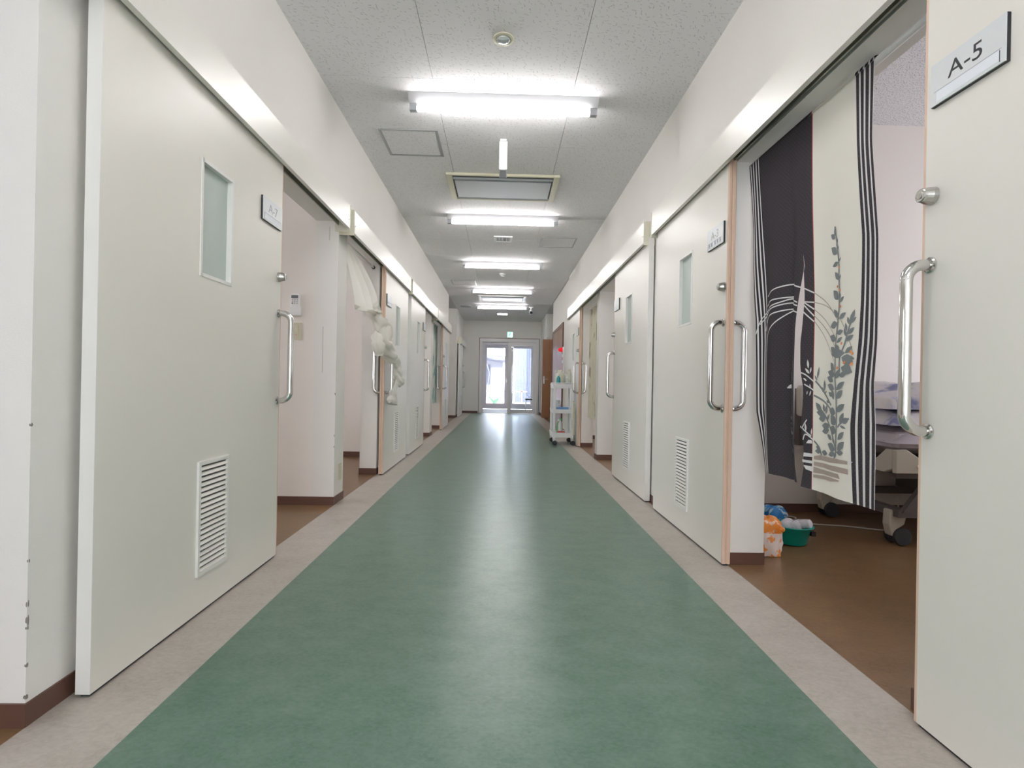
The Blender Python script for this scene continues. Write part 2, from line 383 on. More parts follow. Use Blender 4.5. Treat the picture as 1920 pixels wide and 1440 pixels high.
# ceiling: slab, then boards with recessed joints in the corridor
ceil = struct('ceiling', MB().box(-5.0, 5.0, -3.5, 18.6, H+.012, H+.15), M['rceil'], 'mineral fibre ceiling boards with fine pitted texture', 'ceiling')
xs = [(-1.19, -.4765), (-.4735, .4355), (.4385, 1.172)]
k0 = 3.305
ys = [k0+.91*i for i in range(-7, 14)]+[15.9]
tile_mesh = {}
for j in range(len(ys)-1):
    for (x0, x1) in xs:
        y0, y1 = ys[j]+.0015, ys[j+1]-.0015
        key = (x0, round(y1-y0, 3))
        if key not in tile_mesh:
            b = MB(); b.box(0, x1-x0, 0, y1-y0, 0, .014)
            me = bpy.data.meshes.new('ceiling_tile'); me.from_pydata(b.v, [], b.f); me.materials.append(M['tile']); tile_mesh[key] = me
        o = bpy.data.objects.new('ceiling_tile', tile_mesh[key]); COL.objects.link(o); o.parent = ceil; o.location = (x0, y0, H)

def wall_side(x0, x1, segs, opens, ye):
    """solid lengths between the openings, and the lintels over them"""
    b = MB()
    for a, c in segs: b.box(x0, x1, a, c, 0, H+.012)
    for a, c in opens: b.box(x0, x1, a, c, HZ, H+.012)
    return b
LO = [(.15, 1.335), (2.60, 3.74), (3.95, 5.0), (7.5, 8.66), (8.93, 10.20)]
LS = [(-3.5, .15), (1.335, 2.60), (3.74, 3.95), (5.0, 7.5), (8.66, 8.93), (10.20, 11.40)]
RO = [(1.425, 2.60), (5.05, 6.25), (6.40, 7.53)]
RS = [(-3.5, 1.425), (2.60, 5.05), (6.25, 6.40), (7.53, 9.20)]
wl = struct('wall_left', wall_side(LI, LW, LS, LO, 11.4), M['wall'], 'off white papered wall along the left of the corridor, with door openings')
wr = struct('wall_right', wall_side(RW, RI, RS, RO, 9.2), M['wall'], 'off white papered wall along the right of the corridor, with door openings')
b = MB(); b.box(1.20, 1.36, 9.2, 12.3, 0, H+.012); b.box(1.36, 2.1, 12.14, 12.3, 0, H+.012)
wr2 = struct('wall_right', b, M['wall'], 'off white wall stretch on the right holding the red-brown doors')
b = MB(); b.box(1.19, 2.1, 14.12, 14.28, 0, H+.012); b.box(1.19, 1.35, 14.28, 16.0, 0, H+.012); b.box(2.1, 2.25, 12.14, 14.28, 0, H+.012)  # last box: unseen passage back wall, set close so less light is lost
struct('wall_right', b, M['wall'], 'off white wall on the right beside the end of the corridor')
b = MB(); b.box(-2, LW, 13.5, 13.66, 0, H+.012); b.box(-1.35, LW, 13.66, 16.0, 0, H+.012); b.box(-2.15, -2, 11.24, 13.66, 0, H+.012); b.box(-2, LI, 11.24, 11.4, 0, H+.012)  # back of the hidden side passage is brought nearer to hold light in
struct('wall_left', b, M['wall'], 'off white wall on the left past the side passage')
b = MB(); b.box(-1.35, -.70, 15.9, 16.0, 0, H+.012); b.box(1.15, 1.35, 15.9, 16.0, 0, H+.012); b.box(-.70, 1.15, 15.9, 16.0, 2.31, H+.012)
struct('wall_end', b, M['wall'], 'off white end wall of the corridor around the glazed door')
b = MB(); b.box(-5, -1.0, -3.6, -3.5, 0, H); b.box(1.0, 5, -3.6, -3.5, 0, H); b.box(-1.0, 1.0, -3.6, -3.5, 2.3, H)
struct('wall_back', b, M['wall'], 'off white wall behind the viewpoint around a glazed door')
# partitions between rooms and outer walls
for i, (x0, x1, a, c) in enumerate([(-5, LI, 1.335, 1.485), (-5, LI, 3.74, 3.95), (-5, LI, 6.18, 6.32), (-5, LI, 8.66, 8.93), (-5, LI, 11.1, 11.24),
        (RI, 5, 1.20, 1.35), (RI, 5, 3.735, 3.88), (RI, 5, 6.25, 6.40), (RI, 5, 8.7, 8.85)]):
    side = 'left' if x0 < 0 else 'right'
    struct('wall_partition', MB().box(x0, x1, a, c, 0, H+.012), M['wall_room'], 'pinkish white cross wall between the %s rooms, number %d from the camera end' % (side, i+1 if i < 5 else i-4))
def outer(x0, x1, xin, side):
    b = MB(); yy = [-3.5]
    cs = [-.3, 2.6, 5.05, 7.5, 9.9]
    for c in cs:
        b.box(x0, x1, yy[-1], c-.8, 0, H); b.box(x0, x1, c-.8, c+.8, 0, .8); b.box(x0, x1, c-.8, c+.8, 2.1, H); yy.append(c+.8)
    b.box(x0, x1, yy[-1], 16, 0, H)
    struct('wall_outer', b, M['wall_room'], 'outer wall of the %s rooms with windows' % side)
    for i, c in enumerate(cs):
        m = MB(); xa, xb = sorted((x0, x1)); xm = (xa+xb)/2
        m.box(xm-.03, xm+.03, c-.8, c-.75, .8, 2.1); m.box(xm-.03, xm+.03, c+.75, c+.8, .8, 2.1); m.box(xm-.03, xm+.03, c-.025, c+.025, .85, 2.05)
        m.box(xm-.03, xm+.03, c-.75, c+.75, .8, .85); m.box(xm-.03, xm+.03, c-.75, c+.75, 2.05, 2.1)
        o = struct('window_%d' % (i+1 if side == 'left' else i+6), m, M['alu'], 'aluminium framed frosted window, %s room number %d from the camera end' % (side, i+1), 'window')
        MB().box(xm-.004, xm+.004, c-.75, c-.025, .85, 2.05).build('pane', M['frost'], o); MB().box(xm-.004, xm+.004, c+.025, c+.75, .85, 2.05).build('pane', M['frost'], o)
outer(-5.12, -5.0, -5, 'left'); outer(5.0, 5.12, 5, 'right')
# baseboards
def bb(name, label, boxes):
    b = MB()
    for q in boxes: b.box(*q)
    return struct(name, b, M['baseb'], label, 'baseboard')
t = .006; z = .06
bl = []
for a, c in LS:
    bl.append((LW, LW+t, a, c, 0, z))
    for e, s_ in ((a, -1), (c, 1)):
        if -3 < e < 11.3: bl.append((LI, LW+t, min(e, e+s_*t), max(e, e+s_*t), 0, z))
bb('baseboard_left', 'dark brown vinyl baseboard along the left corridor wall and its door jambs', bl)
br_ = []
for a, c in RS:
    br_.append((RW-t, RW, a, c, 0, z))
    for e, s_ in ((a, -1), (c, 1)):
        if -3 < e < 9.1: br_.append((RW-t, RI, min(e, e+s_*t), max(e, e+s_*t), 0, z))
bb('baseboard_right', 'dark brown vinyl baseboard along the right corridor wall and its door jambs', br_)
bb('baseboard_rooms', 'brown baseboard around the rooms behind the corridor walls',
   [(-5, LI, y-t, y, 0, z) for y in (1.335, 3.74, 6.18, 8.66)]+[(RI, 5, y-t, y, 0, z) for y in (3.735, 6.25, 8.7)]+[(-5, LI, y, y+t, 0, z) for y in (1.485, 3.95, 6.32)]+
   [(LI-t, LI, 5.0, 6.18, 0, z), (RI, RI+t, 2.6, 3.73, 0, z), (RI, RI+t, 1.36, 1.42, 0, z)])
bb('baseboard_end', 'dark brown baseboard at the end of the corridor and in the side passages',
   [(-1.184, -.72, 15.9-t, 15.9, 0, z), (1.17, 1.19, 15.9-t, 15.9, 0, z), (LW, LW+t, 13.5, 15.9, 0, z), (-2, LW+t, 13.5-t, 13.5, 0, z),
    (1.19-t, 1.19, 14.12, 15.9, 0, z), (1.19-t, 2.1, 14.12-t, 14.12, 0, z), (1.20-t, 1.20, 9.2, 10.1, 0, z), (1.20-t, 1.20, 12.1, 12.3, 0, z)])
# scuffs and torn paper on the corner nearest the camera, hairline cracks on the second jamb
def flake(b, c, ax, w_, h_, n=7):
    pts = []
    for i in range(n):
        a = 2*math.pi*i/n; r = random.uniform(.6, 1.1); u, v = math.cos(a)*w_*r, math.sin(a)*h_*r
        pts.append((c[0]+u, c[1], c[2]+v) if ax == 'y' else (c[0], c[1]+u, c[2]+v))
    b.face(pts if ax == 'y' else pts)
b = MB()
for zz, w_, h_ in ((.765, .004, .006), (.42, .002, .006), (.31, .0025, .012), (.27, .0025, .016), (.25, .002, .006), (.155, .004, .007), (.075, .006, .008)):
    flake(b, (LW+.0008, 1.338, zz), 'x', w_, h_); flake(b, (LW-.001, 1.3342, zz), 'y', w_, h_*.7)
for zz, w_, h_ in ((.80, .004, .012), (.50, .003, .01), (.42, .003, .008)):
    flake(b, (LW-.003, 3.7392, zz), 'y', w_, h_)
b.box(-1.2875, -1.286, 3.7385, 3.7395, .95, 1.28); b.box(-1.254, -1.2525, 3.7385, 3.7395, 1.9, 2.0)
tag(b.build('scuff_marks', M['scuff'], wl), 'grey scuffs and torn wallpaper', None, None, 'stuff')

# rail covers above the sliding doors
def cover(n, side, y0, y1, label):
    s_ = -1 if side == 'l' else 1
    xf = 1.085; zb, zt = (1.965, 2.125) if s_ < 0 else (2.012, 2.172)
    wf = -LW if s_ < 0 else RW
    o = thing('trim_%d' % n, (s_*wf, (y0+y1)/2, zb), label, 'rail cover', None, 'structure')
    b = MB()
    prof = [(xf, zb), (xf+.022, zb), (xf+.022, zb+.012), (xf+.012, zb+.012), (xf+.012, zt-.012), (wf, zt-.012), (wf, zt), (xf, zt)]
    prof = [(s_*x, zz) for x, zz in prof]
    if s_ < 0: prof = prof[::-1]
    b.prism(prof[::-1], y0, y1, 'y'); b.build('cover_plate', M['fascia'], o)
    b = MB(); b.box(s_*(wf-.045), s_*wf, y0+.01, y1-.01, zb+.05, zt-.012); b.box(s_*(wf-.03), s_*(wf-.022), y0+.01, y1-.01, zb+.02, zb+.05); b.build('rail', M['rail'], o)
    for e, q in ((y0, -1), (y1, 1)):
        if -.5 < e < 15:
            bb_ = MB(); bb_.box(s_*(xf-.003), s_*wf, min(e, e+q*.006), max(e, e+q*.006), zb-.02, zt+.004); bb_.build('end_cap', M['bracket'], o)
            s2 = MB(); s2.lathe([(.004, 0), (.004, .003), (.002, .004)], (s_*xf, e-q*.03, zb+.055), 'x', 8)
            if s_ > 0:
                for i in range(len(s2.v)): s2.v[i] = (2*s_*xf-s2.v[i][0], s2.v[i][1], s2.v[i][2])
            s2.build('screw', M['satin'], o)
    return o
cover(1, 'l', 1.2, 3.66, 'pearl cream metal rail cover on the left over the nearest sliding door')
cover(2, 'l', 3.76, 6.12, 'pearl cream metal rail cover over the left opening with the twisted white curtain')
cover(3, 'l', 6.22, 8.72, 'pearl cream rail cover over the third left door')
cover(4, 'l', 8.74, 11.1, 'pearl cream rail cover over the fourth left door')
cover(5, 'l', 13.72, 15.7, 'cream rail cover over the far left door by the end wall')
cover(6, 'r', -.4, 3.79, 'pearl cream metal rail cover on the right above the dark patterned half curtain')
cover(7, 'r', 4.0, 8.68, 'pearl cream metal rail cover on the right beyond the first, above the trolley')

# ------------------------------------------------------------------ sliding doors
_ft = {}
def text_mesh(txt, size):
    c = bpy.data.curves.new('t', 'FONT'); c.body = txt; c.size = size; c.extrude = .0004; c.align_x = 'CENTER'
    o = bpy.data.objects.new('t', c); COL.objects.link(o)
    bpy.context.view_layer.update()
    me = bpy.data.meshes.new_from_object(o.evaluated_get(bpy.context.evaluated_depsgraph_get()))
    v = [tuple(p.co) for p in me.vertices]; f = [tuple(p.vertices) for p in me.polygons]
    bpy.data.objects.remove(o); bpy.data.curves.remove(c); bpy.data.meshes.remove(me)
    return v, f
def sliding_door(n, side, lead, d, width, plate_txt, label, zt=None, xface=1.12, wood_edge=True, name_marks=False, plate=True, back_handle=True):
    """lead: y of the leading edge; d: direction (+1/-1) the leaf runs from it; s_: side"""
    s_ = -1 if side == 'l' else 1
    zt = zt or (2.005 if s_ < 0 else 2.05); th = .04; zb = .012
    root = thing('door_%d' % n, (s_*(xface+th/2), lead+d*width/2, 0), label, 'sliding door', None, 'structure')
    def X(nrm): return s_*(xface-nrm)           # nrm: towards the corridor
    def Y(u): return lead+d*u
    def B(b, n0, n1, u0, u1, z0, z1, mi=0): b.box(X(n0), X(n1), Y(u0), Y(u1), z0, z1, mi); return b
    leaf = MB(); wu0, wu1, wz0, wz1 = .49, .70, 1.28, 1.70
    B(leaf, 0, -th, .012, wu0, zb, zt); B(leaf, 0, -th, wu1, width-.002, zb, zt); B(leaf, 0, -th, wu0, wu1, zb, wz0); B(leaf, 0, -th, wu0, wu1, wz1, zt)
    leaf.build('door_leaf', M['door'], root)
    B(MB(), 0, -th, width-.002, width, zb, zt).build('rear_edge', M['dooredge'], root)
    e = MB()
    for n0, n1 in ((0, -.0185), (-.0215, -th)):
        prof = [(n0, .012), (n0, .004), (n0+(-.004), 0), (n1+.004, 0), (n1, .004), (n1, .012)]
        e.prism([(X(a), Y(c)) for a, c in prof], zb, zt, 'z')
    B(e, -.018, -.022, .005, .012, zb, zt)
    plabel(e.build('edge_strip', M['woodedge'], root), 'pale wooden leading edge')
    g = MB(); B(g, -.008, -.032, .01, width-.01, .0016, zb); g.build('bottom_seal', M['rubber'], root)
    # vision panel
    fr = MB(); f = .009
    for (a, c, z0, z1) in ((wu0-f, wu0+.004, wz0-f, wz1+f), (wu1-.004, wu1+f, wz0-f, wz1+f), (wu0, wu1, wz0-f, wz0+.004), (wu0, wu1, wz1-.004, wz1+f)):
        B(fr, .003, -.018, a, c, z0, z1)
    fo = fr.build('vision_panel_frame', M['dooredge'], root)
    B(MB(), -.018, -.023, wu0+.001, wu1-.001, wz0+.001, wz1-.001).build('pane', M['frost'], fo)
    # louvre
    lz0, lz1 = .152, .580
    lf_ = MB()
    for (a, c, z0, z1) in ((wu0, wu0+.014, lz0, lz1), (wu1-.014, wu1, lz0, lz1), (wu0+.014, wu1-.014, lz0, lz0+.014), (wu0+.014, wu1-.014, lz1-.014, lz1)):
        B(lf_, .009, 0, a, c, z0, z1)
    B(lf_, .0012, 0, wu0+.014, wu1-.014, lz0+.014, lz1-.014, 1)  # flat dark backing, shade between the slats put into its colour
    lo = lf_.build('louvre', [M['dooredge'], M['ventback']], root)
    ns = 20; hh = (lz1-lz0-.028)/ns
    sm = MB(); prof = [(.0015, hh*.42), (.0075, hh*.05), (.0088, hh*.05), (.0088, hh*.18), (.0015, hh*.64)]
    o0 = Vector(lo['_o'])
    pts = [(X(a)-o0[0], zz) for a, zz in prof]
    ya, yb = sorted((Y(wu0+.014)-o0[1], Y(wu1-.014)-o0[1]))
    sm.prism(pts, ya, yb, 'y')
    me = bpy.data.meshes.new('slat'); me.from_pydata(sm.v, [], sm.f); me.materials.append(M['slat'])
    for i in range(ns):
        o = bpy.data.objects.new('slat', me); COL.objects.link(o); o.parent = lo; o.location = (0, 0, lz0+.014+i*hh-.0005)
    # handles, front and back
    for sg, base in (((1, 0), (-1, -th)) if back_handle else ((1, 0),)):
        P = []; hz0, hz1, so, R_ = .788, 1.224, .064, .045; u = .032
        def pt(nn, zz): return (X(base+sg*nn), Y(u), zz)
        P.append(pt(0, hz1))
        for i in range(9):
            a = math.pi/2*i/8; P.append(pt(so-R_+R_*math.sin(a), hz1-R_+R_*math.cos(a)))
        for i in range(9):
            a = math.pi/2*i/8; P.append(pt(so-R_+R_*math.cos(a), hz0+R_-R_*math.sin(a)))
        P.append(pt(0, hz0))
        h = MB(); h.tube(P, .0145, 16)
        ho = h.build('handle', M['chrome'], root, smooth=True); ho['label'] = 'chrome handle'
        for zz in (hz0, hz1):
            q = MB(); q.tube([pt(0, zz), pt(.004, zz), pt(.007, zz)], [.0205, .0205, .0165], 20); q.build('flange', M['chrome'], ho, smooth=False)
    # lock
    lk = MB(); u = .034; zc = 1.405
    lk.tube([(X(0), Y(u), zc), (X(.012), Y(u), zc), (X(.026), Y(u), zc), (X(.032), Y(u), zc), (X(.034), Y(u), zc)], [.0235, .0225, .0185, .0175, .0155], 24)
    lo2 = lk.build('lock', M['satin'], root, smooth=False); lo2['label'] = 'satin steel cylinder lock'
    c2 = MB(); c2.tube([(X(.034), Y(u), zc), (X(.0355), Y(u), zc)], .0085, 16); B(c2, .0355, .0358, u-.001, u+.001, zc-.005, zc+.005); c2.build('keyway', M['chrome'], lo2)
    if plate:
        pu0, pu1, pz0, pz1 = .035, .238, 1.632, 1.742
        p = MB(); B(p, 0, .008, pu0, pu1, pz0, pz1); po = p.build('name_plate', M['black'], root); po['label'] = 'grey name plate with black edges'
        B(MB(), .008, .0115, pu0+.001, pu1-.001, pz0+.001, pz1-.001).build('plate_face', M['plate'], po)
        q = MB(); B(q, .0115, .0119, pu0+.020, pu1-.012, pz0+.008, pz0+.034); q.build('card', M['paper'], po)
        q = MB(); B(q, .0115, .0121, pu0+.012, pu1-.010, pz0+.0345, pz0+.0357)
        # black end bars of the card slot
        q.build('card_slot_line', M['greyink'], po)
        q = MB(); B(q, .0112, .0122, pu1-.0145, pu1-.0125, pz0+.006, pz0+.032); q.build('card_slot_end', M['ink'], po)
        v, f2 = text_mesh(plate_txt or ' ', .058)
        m_ = MB(); yc = Y((pu0+pu1)/2); dirn = 1 if s_ < 0 else -1
        m_.v = [(X(.0116+vz), yc+dirn*vx*1.12, pz0+.048+vy) for vx, vy, vz in v]; m_.f = f2; m_.m = [0]*len(f2)
        if v: m_.build('room_number', M['ink' if n == 6 else 'greyink'], po)
        if name_marks:
            q = MB(); yc0 = Y((pu0+pu1)/2)-dirn*.078
            for k in range(5):
                yb_ = yc0+dirn*(k*.031+(.012 if k > 1 else 0))
                def R4(a0, a1, z0, z1):
                    q.box(X(.0119), X(.0123), yb_+dirn*a0, yb_+dirn*a1, pz0+.009+z0, pz0+.009+z1)
                R4(0, .022, .021, .023); R4(.003, .005, 0, .021); R4(.017, .019, 0, .018); R4(.005, .017, .011+.002*(k % 2), .0125+.002*(k % 2)); R4(.010, .0115, .004, .021)
            q.build('card_writing', M['ink'], po)
    return root
sliding_door(1, 'l', 2.638, -1, 1.186, 'A-7', 'cream sliding door with plate A-7 nearest on the left')
sliding_door(2, 'l', 4.96, 1, 1.18, '', 'cream sliding door with wooden edge beside the twisted white curtain')
sliding_door(3, 'l', 7.53, -1, 1.17, '', 'cream sliding door third along the left wall, white rear edge facing us')
sliding_door(4, 'l', 9.83, 1, 1.18, '', 'cream sliding door with wooden edge beside the aqua leaf curtain', plate=False)
sliding_door(5, 'l', 14.85, -1, 1.12, '', 'white sliding door far down the left wall near the end wall', plate=False, back_handle=False)
sliding_door(6, 'r', 1.367, -1, 1.186, 'A-5', 'cream sliding door with large plate A-5 nearest on the right')
sliding_door(7, 'r', 2.565, 1, 1.186, 'A-3', 'cream sliding door with plate A-3 and handwritten card on the right', name_marks=True)
sliding_door(8, 'r', 5.17, -1, 1.20, '', 'cream sliding door beyond A-3 on the right, bar handle over a pinkish jamb')
sliding_door(9, 'r', 7.50, 1, 1.17, '', 'cream sliding door with wooden edge behind the white trolley')

# ------------------------------------------------------------------ end wall: glazed sliding entrance, lobby, outer leaves
YE = 15.9
def rectframe(b, x0, x1, z0, z1, y0, y1, l, r, t_, bo, mi=0):
    b.box(x0, x0+l, y0, y1, z0, z1, mi); b.box(x1-r, x1, y0, y1, z0, z1, mi)
    b.box(x0+l, x1-r, y0, y1, z0, z0+bo, mi) if bo else None
    b.box(x0+l, x1-r, y0, y1, z1-t_, z1, mi)
dr = thing('door_10', (.22, YE, 0), 'glazed sliding entrance with white frame in the end wall', 'entrance door', None, 'structure')
b = MB(); rectframe(b, -.70, 1.15, 0, 2.31, 15.875, 15.9, .016, .016, .016, 0); b.build('dark_surround', M['wframe'], dr)
b = MB(); rectframe(b, -.684, 1.134, 0, 2.294, 15.86, 15.99, .075, .075, .10, 0); b.build('frame', M['dframe'], dr)
b = MB(); rectframe(b, .19, 1.055, .012, 2.19, 15.885, 15.93, .105, .10, .11, .11); so = b.build('sliding_leaf', M['dframe'], dr)
b = MB(); b.box(.295, .955, 15.903, 15.911, .122, 2.08); b.build('pane', M['glass'], so)
b = MB(); rectframe(b, -.609, .30, .02, 2.19, 15.945, 15.985, .05, .05, .06, .0); b.box(-.609, .30, 15.945, 15.985, 0, .012)
b.build('fixed_jamb', M['dframe2'], dr)
b = MB(); b.box(-.60, 1.05, 15.90, 15.98, 2.19, 2.20); b.build('track', M['rail'], dr)
# lobby
b = MB(); b.box(-1.3, -1.15, 16.0, 18.6, 0, H+.012); b.box(1.45, 1.6, 16.0, 18.6, 0, H+.012)
struct('wall_lobby', b, M['wall'], 'pale side walls of the entrance lobby')
b = MB(); b.box(-1.15, -.76, 18.45, 18.6, 0, H+.012); b.box(1.22, 1.45, 18.45, 18.6, 0, H+.012); b.box(-.76, 1.22, 18.45, 18.6, 2.42, H+.012)
struct('wall_lobby_front', b, M['wall'], 'pale front wall of the entrance lobby around the outer doors')
d2 = thing('door_11', (.23, 18.5, 0), 'pair of outer glazed entrance doors seen through the lobby', 'entrance door', None, 'structure')
b = MB(); rectframe(b, -.76, 1.22, 0, 2.42, 18.46, 18.56, .05, .05, .07, 0); b.build('frame', M['dframe2'], d2)
for x0, x1, hx in ((-.71, .235, .20), (.235, 1.17, .27)):
    b = MB(); rectframe(b, x0, x1, .015, 2.35, 18.48, 18.53, .17, .13, .17, .19); lo_ = b.build('leaf', M['dframe2'], d2)
    b = MB(); b.box(x0+.17, x1-.13, 18.50, 18.508, .205, 2.18); b.build('pane', M['glass'], lo_)
b = MB(); b.box(.15, .19, 18.44, 18.48, .95, 1.10); b.lathe([(.02, 0), (.02, .03), (.012, .035)], (.17, 18.445, .92), 'y', 12); b.build('lock_case', M['satin'], d2)
b = MB(); b.box(-1.0, 1.0, -3.58, -3.55, 0, .08); b.box(-1.0, -.9, -3.58, -3.55, 0, 2.3); b.box(.9, 1.0, -3.58, -3.55, 0, 2.3); b.box(-.04, .04, -3.58, -3.55, .08, 2.3); b.box(-1, 1, -3.58, -3.55, 2.2, 2.3)
o = struct('door_12', b, M['dframe'], 'glazed door behind the viewpoint', 'door')
b = MB(); b.box(-.9, -.04, -3.568, -3.562, .08, 2.2); b.build('pane', M['frost'], o)
b = MB(); b.box(.04, .9, -3.568, -3.562, .08, 2.2); b.build('pane', M['frost'], o)
# red-brown doors on the right wall
o = thing('door_13', (1.19, 11.1, 0), 'red-brown veneered double door on the right behind the trolley', 'door', None, 'structure')
b = MB(); b.box(1.175, 1.20, 10.08, 10.14, 0, 2.13); b.box(1.175, 1.20, 12.04, 12.10, 0, 2.13); b.box(1.175, 1.20, 10.14, 12.04, 2.07, 2.13); b.build('frame', M['wframe'], o)
for a, c in ((10.14, 11.085), (11.095, 12.04)):
    b = MB(); b.box(1.182, 1.199, a, c, .01, 2.07); lo_ = b.build('leaf', M['wred'], o)
    yk = 11.04 if a < 11 else 11.14
    b = MB(); b.tube([(1.182, yk, 1.0), (1.15, yk, 1.0), (1.15, yk+(-.1 if a < 11 else .1), 1.0)], .009, 8); b.build('lever', M['satin'], lo_)
# open brown door at the far right passage
o = thing('door_14', (1.5, 14.0, 0), 'warm brown flush door standing open at the far right passage', 'door', None, 'structure')
b = MB(); b.box(1.095, 1.93, 13.97, 14.01, .01, 2.13); b.build('leaf', M['wbrown'], o)
b = MB(); b.box(1.125, 1.165, 13.962, 13.97, .93, 1.13); hl = b.build('handle_plate', M['satin'], o)
b = MB(); b.tube([(1.145, 13.965, 1.05), (1.145, 13.92, 1.05), (1.25, 13.92, 1.05)], .01, 10); b.build('lever', M['satin'], hl)
b = MB(); b.box(1.2, 1.24, 13.95, 13.968, 2.14, 2.18); b.box(1.1, 1.12, 13.96, 13.98, 2.13, 2.20); b.build('door_closer', M['satin'], o)

# ------------------------------------------------------------------ ceiling fittings
def ceiling_light(x, y, label, L=1.28):
    o = thing('ceiling_light', (x, y, H), label, 'ceiling light', 'fluorescent batten lights along the corridor ceiling')
    b = MB(); zt = H
    prof = [(y-.07, zt), (y-.07, zt-.004), (y-.022, zt-.050), (y+.022, zt-.050), (y+.07, zt-.004), (y+.07, zt)]
    b.prism(prof, x-L/2, x+L/2, 'x'); b.build('housing', M['lampbody'], o)
    for sx in (-1, 1):
        xe = x+sx*L/2; xi = xe-sx*.052
        b = MB(); b.box(xe-sx*.004, xi, y-.018, y+.018, zt-.096, zt-.050); b.box(xe-sx*.004, xe-sx*.012, y-.020, y+.020, zt-.098, zt-.05); b.build('lampholder', M['socket'], o)
    b = MB(); b.tube([(x-L/2+.052, y, zt-.078), (x+L/2-.052, y, zt-.078)], .0175, 14); b.build('tube', M['tube'], o, smooth=False)
    return o
base = None
for i, (y, lab) in enumerate([(3.525, 'nearest lit fluorescent batten in view, just before the hanging white sign box'), (5.985, 'second lit fluorescent batten, directly beyond the large ceiling air unit'),
        (8.24, 'third lit fluorescent batten, between the small air grille and the smoke detector'), (10.50, 'fourth lit fluorescent batten, just before the far ceiling air unit'),
        (12.66, 'fifth lit fluorescent batten, farthest one, beside the camera'), (1.15, 'lit fluorescent batten above the viewpoint, out of frame'), (-1.2, 'lit fluorescent batten behind the viewpoint, out of frame')]):
    if base is None: base = ceiling_light(-.02, y, lab); continue
    r = base.copy(); COL.objects.link(r); r.location = (-.02, y, H); r['label'] = lab
    for ch in list(base.children):
        c = ch.copy(); COL.objects.link(c); c.parent = r
def hatch(x0, x1, y0, y1, label):
    o = thing('ceiling_hatch', ((x0+x1)/2, (y0+y1)/2, H), label, 'hatch', 'square access hatches in the ceiling')
    b = MB(); w_ = .018
    for q in ((x0, x0+w_, y0, y1), (x1-w_, x1, y0, y1), (x0+w_, x1-w_, y0, y0+w_), (x0+w_, x1-w_, y1-w_, y1)): b.box(*q, H-.006, H)
    b.build('frame', M['alu'], o)
    b = MB(); b.box(x0+w_+.004, x1-w_-.004, y0+w_+.004, y1-w_-.004, H-.003, H); b.build('panel', M['tile'], o)
hatch(-.984, -.528, 3.975, 4.43, 'square ceiling access hatch beside the hanging white box')
hatch(.49, .965, 6.78, 7.25, 'square ceiling access hatch to the right of the small air grille')
hatch(-.99, -.52, 9.70, 10.17, 'faint square ceiling access hatch beyond the smoke detector')
def cassette(x0, x1, y0, y1, label, dark=True):
    o = thing('ceiling_air_unit', ((x0+x1)/2, (y0+y1)/2, H), label, 'air conditioner', 'ceiling air units')
    b = MB(); b.box(x0+.01, x1-.01, y0+.01, y1-.01, H-.010, H); b.build('tray', M['black'], o)
    b = MB()
    b.box(x0, x0+.055, y0, y1, H-.024, H); b.box(x1-.055, x1, y0, y1, H-.024, H)
    b.box(x0+.055, x1-.055, y0, y0+.025, H-.024, H); b.box(x0+.055, x1-.055, y1-.025, y1, H-.024, H); b.build('frame', M['cream'] if dark else M['white'], o, bevel=.003)
    b = MB(); b.box(x0+.07, x1-.07, y0+.125, y1-.09, H-.030, H-.010); b.build('panel', M['acpanel'], o, bevel=.004)
    for ya, yb in ((y0+.060, y0+.085), (y1-.070, y1-.050)):
        b = MB(); b.prism([(ya, H-.018), (ya, H-.022), (yb, H-.030), (yb, H-.026)], x0+.06, x1-.06, 'x'); b.build('vane', M['acpanel'], o)
cassette(-.548, .505, 4.76, 5.40, 'large rectangular ceiling air unit with cream side rims, behind the hanging box')
cassette(-.546, .505, 11.30, 12.0, 'far ceiling air unit between the last two lights', False)
o = thing('hanging_sign_box', (-.02, 4.17, H), 'slim white sign box hanging edge-on from the ceiling near the air unit', 'sign')
b = MB(); b.box(-.052, .012, 4.10, 4.27, H-.235, H-.012); b.build('case', M['white'], o, bevel=.003)
b = MB(); b.box(-.044, .004, 4.106, 4.264, H-.2375, H-.235); b.build('underside_panel', M['alu'], o)
b = MB(); b.box(-.045, .005, 4.09, 4.28, H-.012, H); b.build('ceiling_plate', M['white'], o)
b = MB(); b.box(-.030, -.008, 4.13, 4.15, H-.2382, H-.2375); b.box(-.026, -.012, 4.17, 4.20, H-.2382, H-.2375); b.build('underside_label', M['greyink'], o)
o = thing('recessed_downlight', (-.025, 2.90, H), 'small round recessed downlight with faceted lens at the top of the picture', 'downlight')
b = MB(); b.lathe([(.052, 0), (.060, -.003), (.058, -.009), (.045, -.011), (.041, -.004), (.0, -.004)], (-.025, 2.90, H), 'z', 28); b.build('rim', M['cream'], o, smooth=False)
b = MB(); b.lathe([(.040, -.004), (.036, -.014), (.018, -.019), (.001, -.020)], (-.025, 2.90, H), 'z', 14); b.build('lens', M['clear'], o)
b = MB()
for i in range(9): b.box(-.025-.032+i*.0075, -.025-.029+i*.0075, 2.885, 2.915, H-.022, H-.012)
b.build('lens_rib', M['alu'], o)
o = thing('smoke_detector', (-.02, 9.06, H), 'round white smoke detector between the third and fourth lights', 'smoke detector')
b = MB(); b.lathe([(.055, 0), (.055, -.012), (.045, -.03), (.02, -.034), (.001, -.034)], (-.02, 9.06, H), 'z', 20); b.build('body', M['white'], o)
b = MB(); b.lathe([(.03, -.034), (.03, -.05), (.001, -.052)], (-.02, 9.06, H), 'z', 12); b.build('sensor_cage', M['alu'], o)
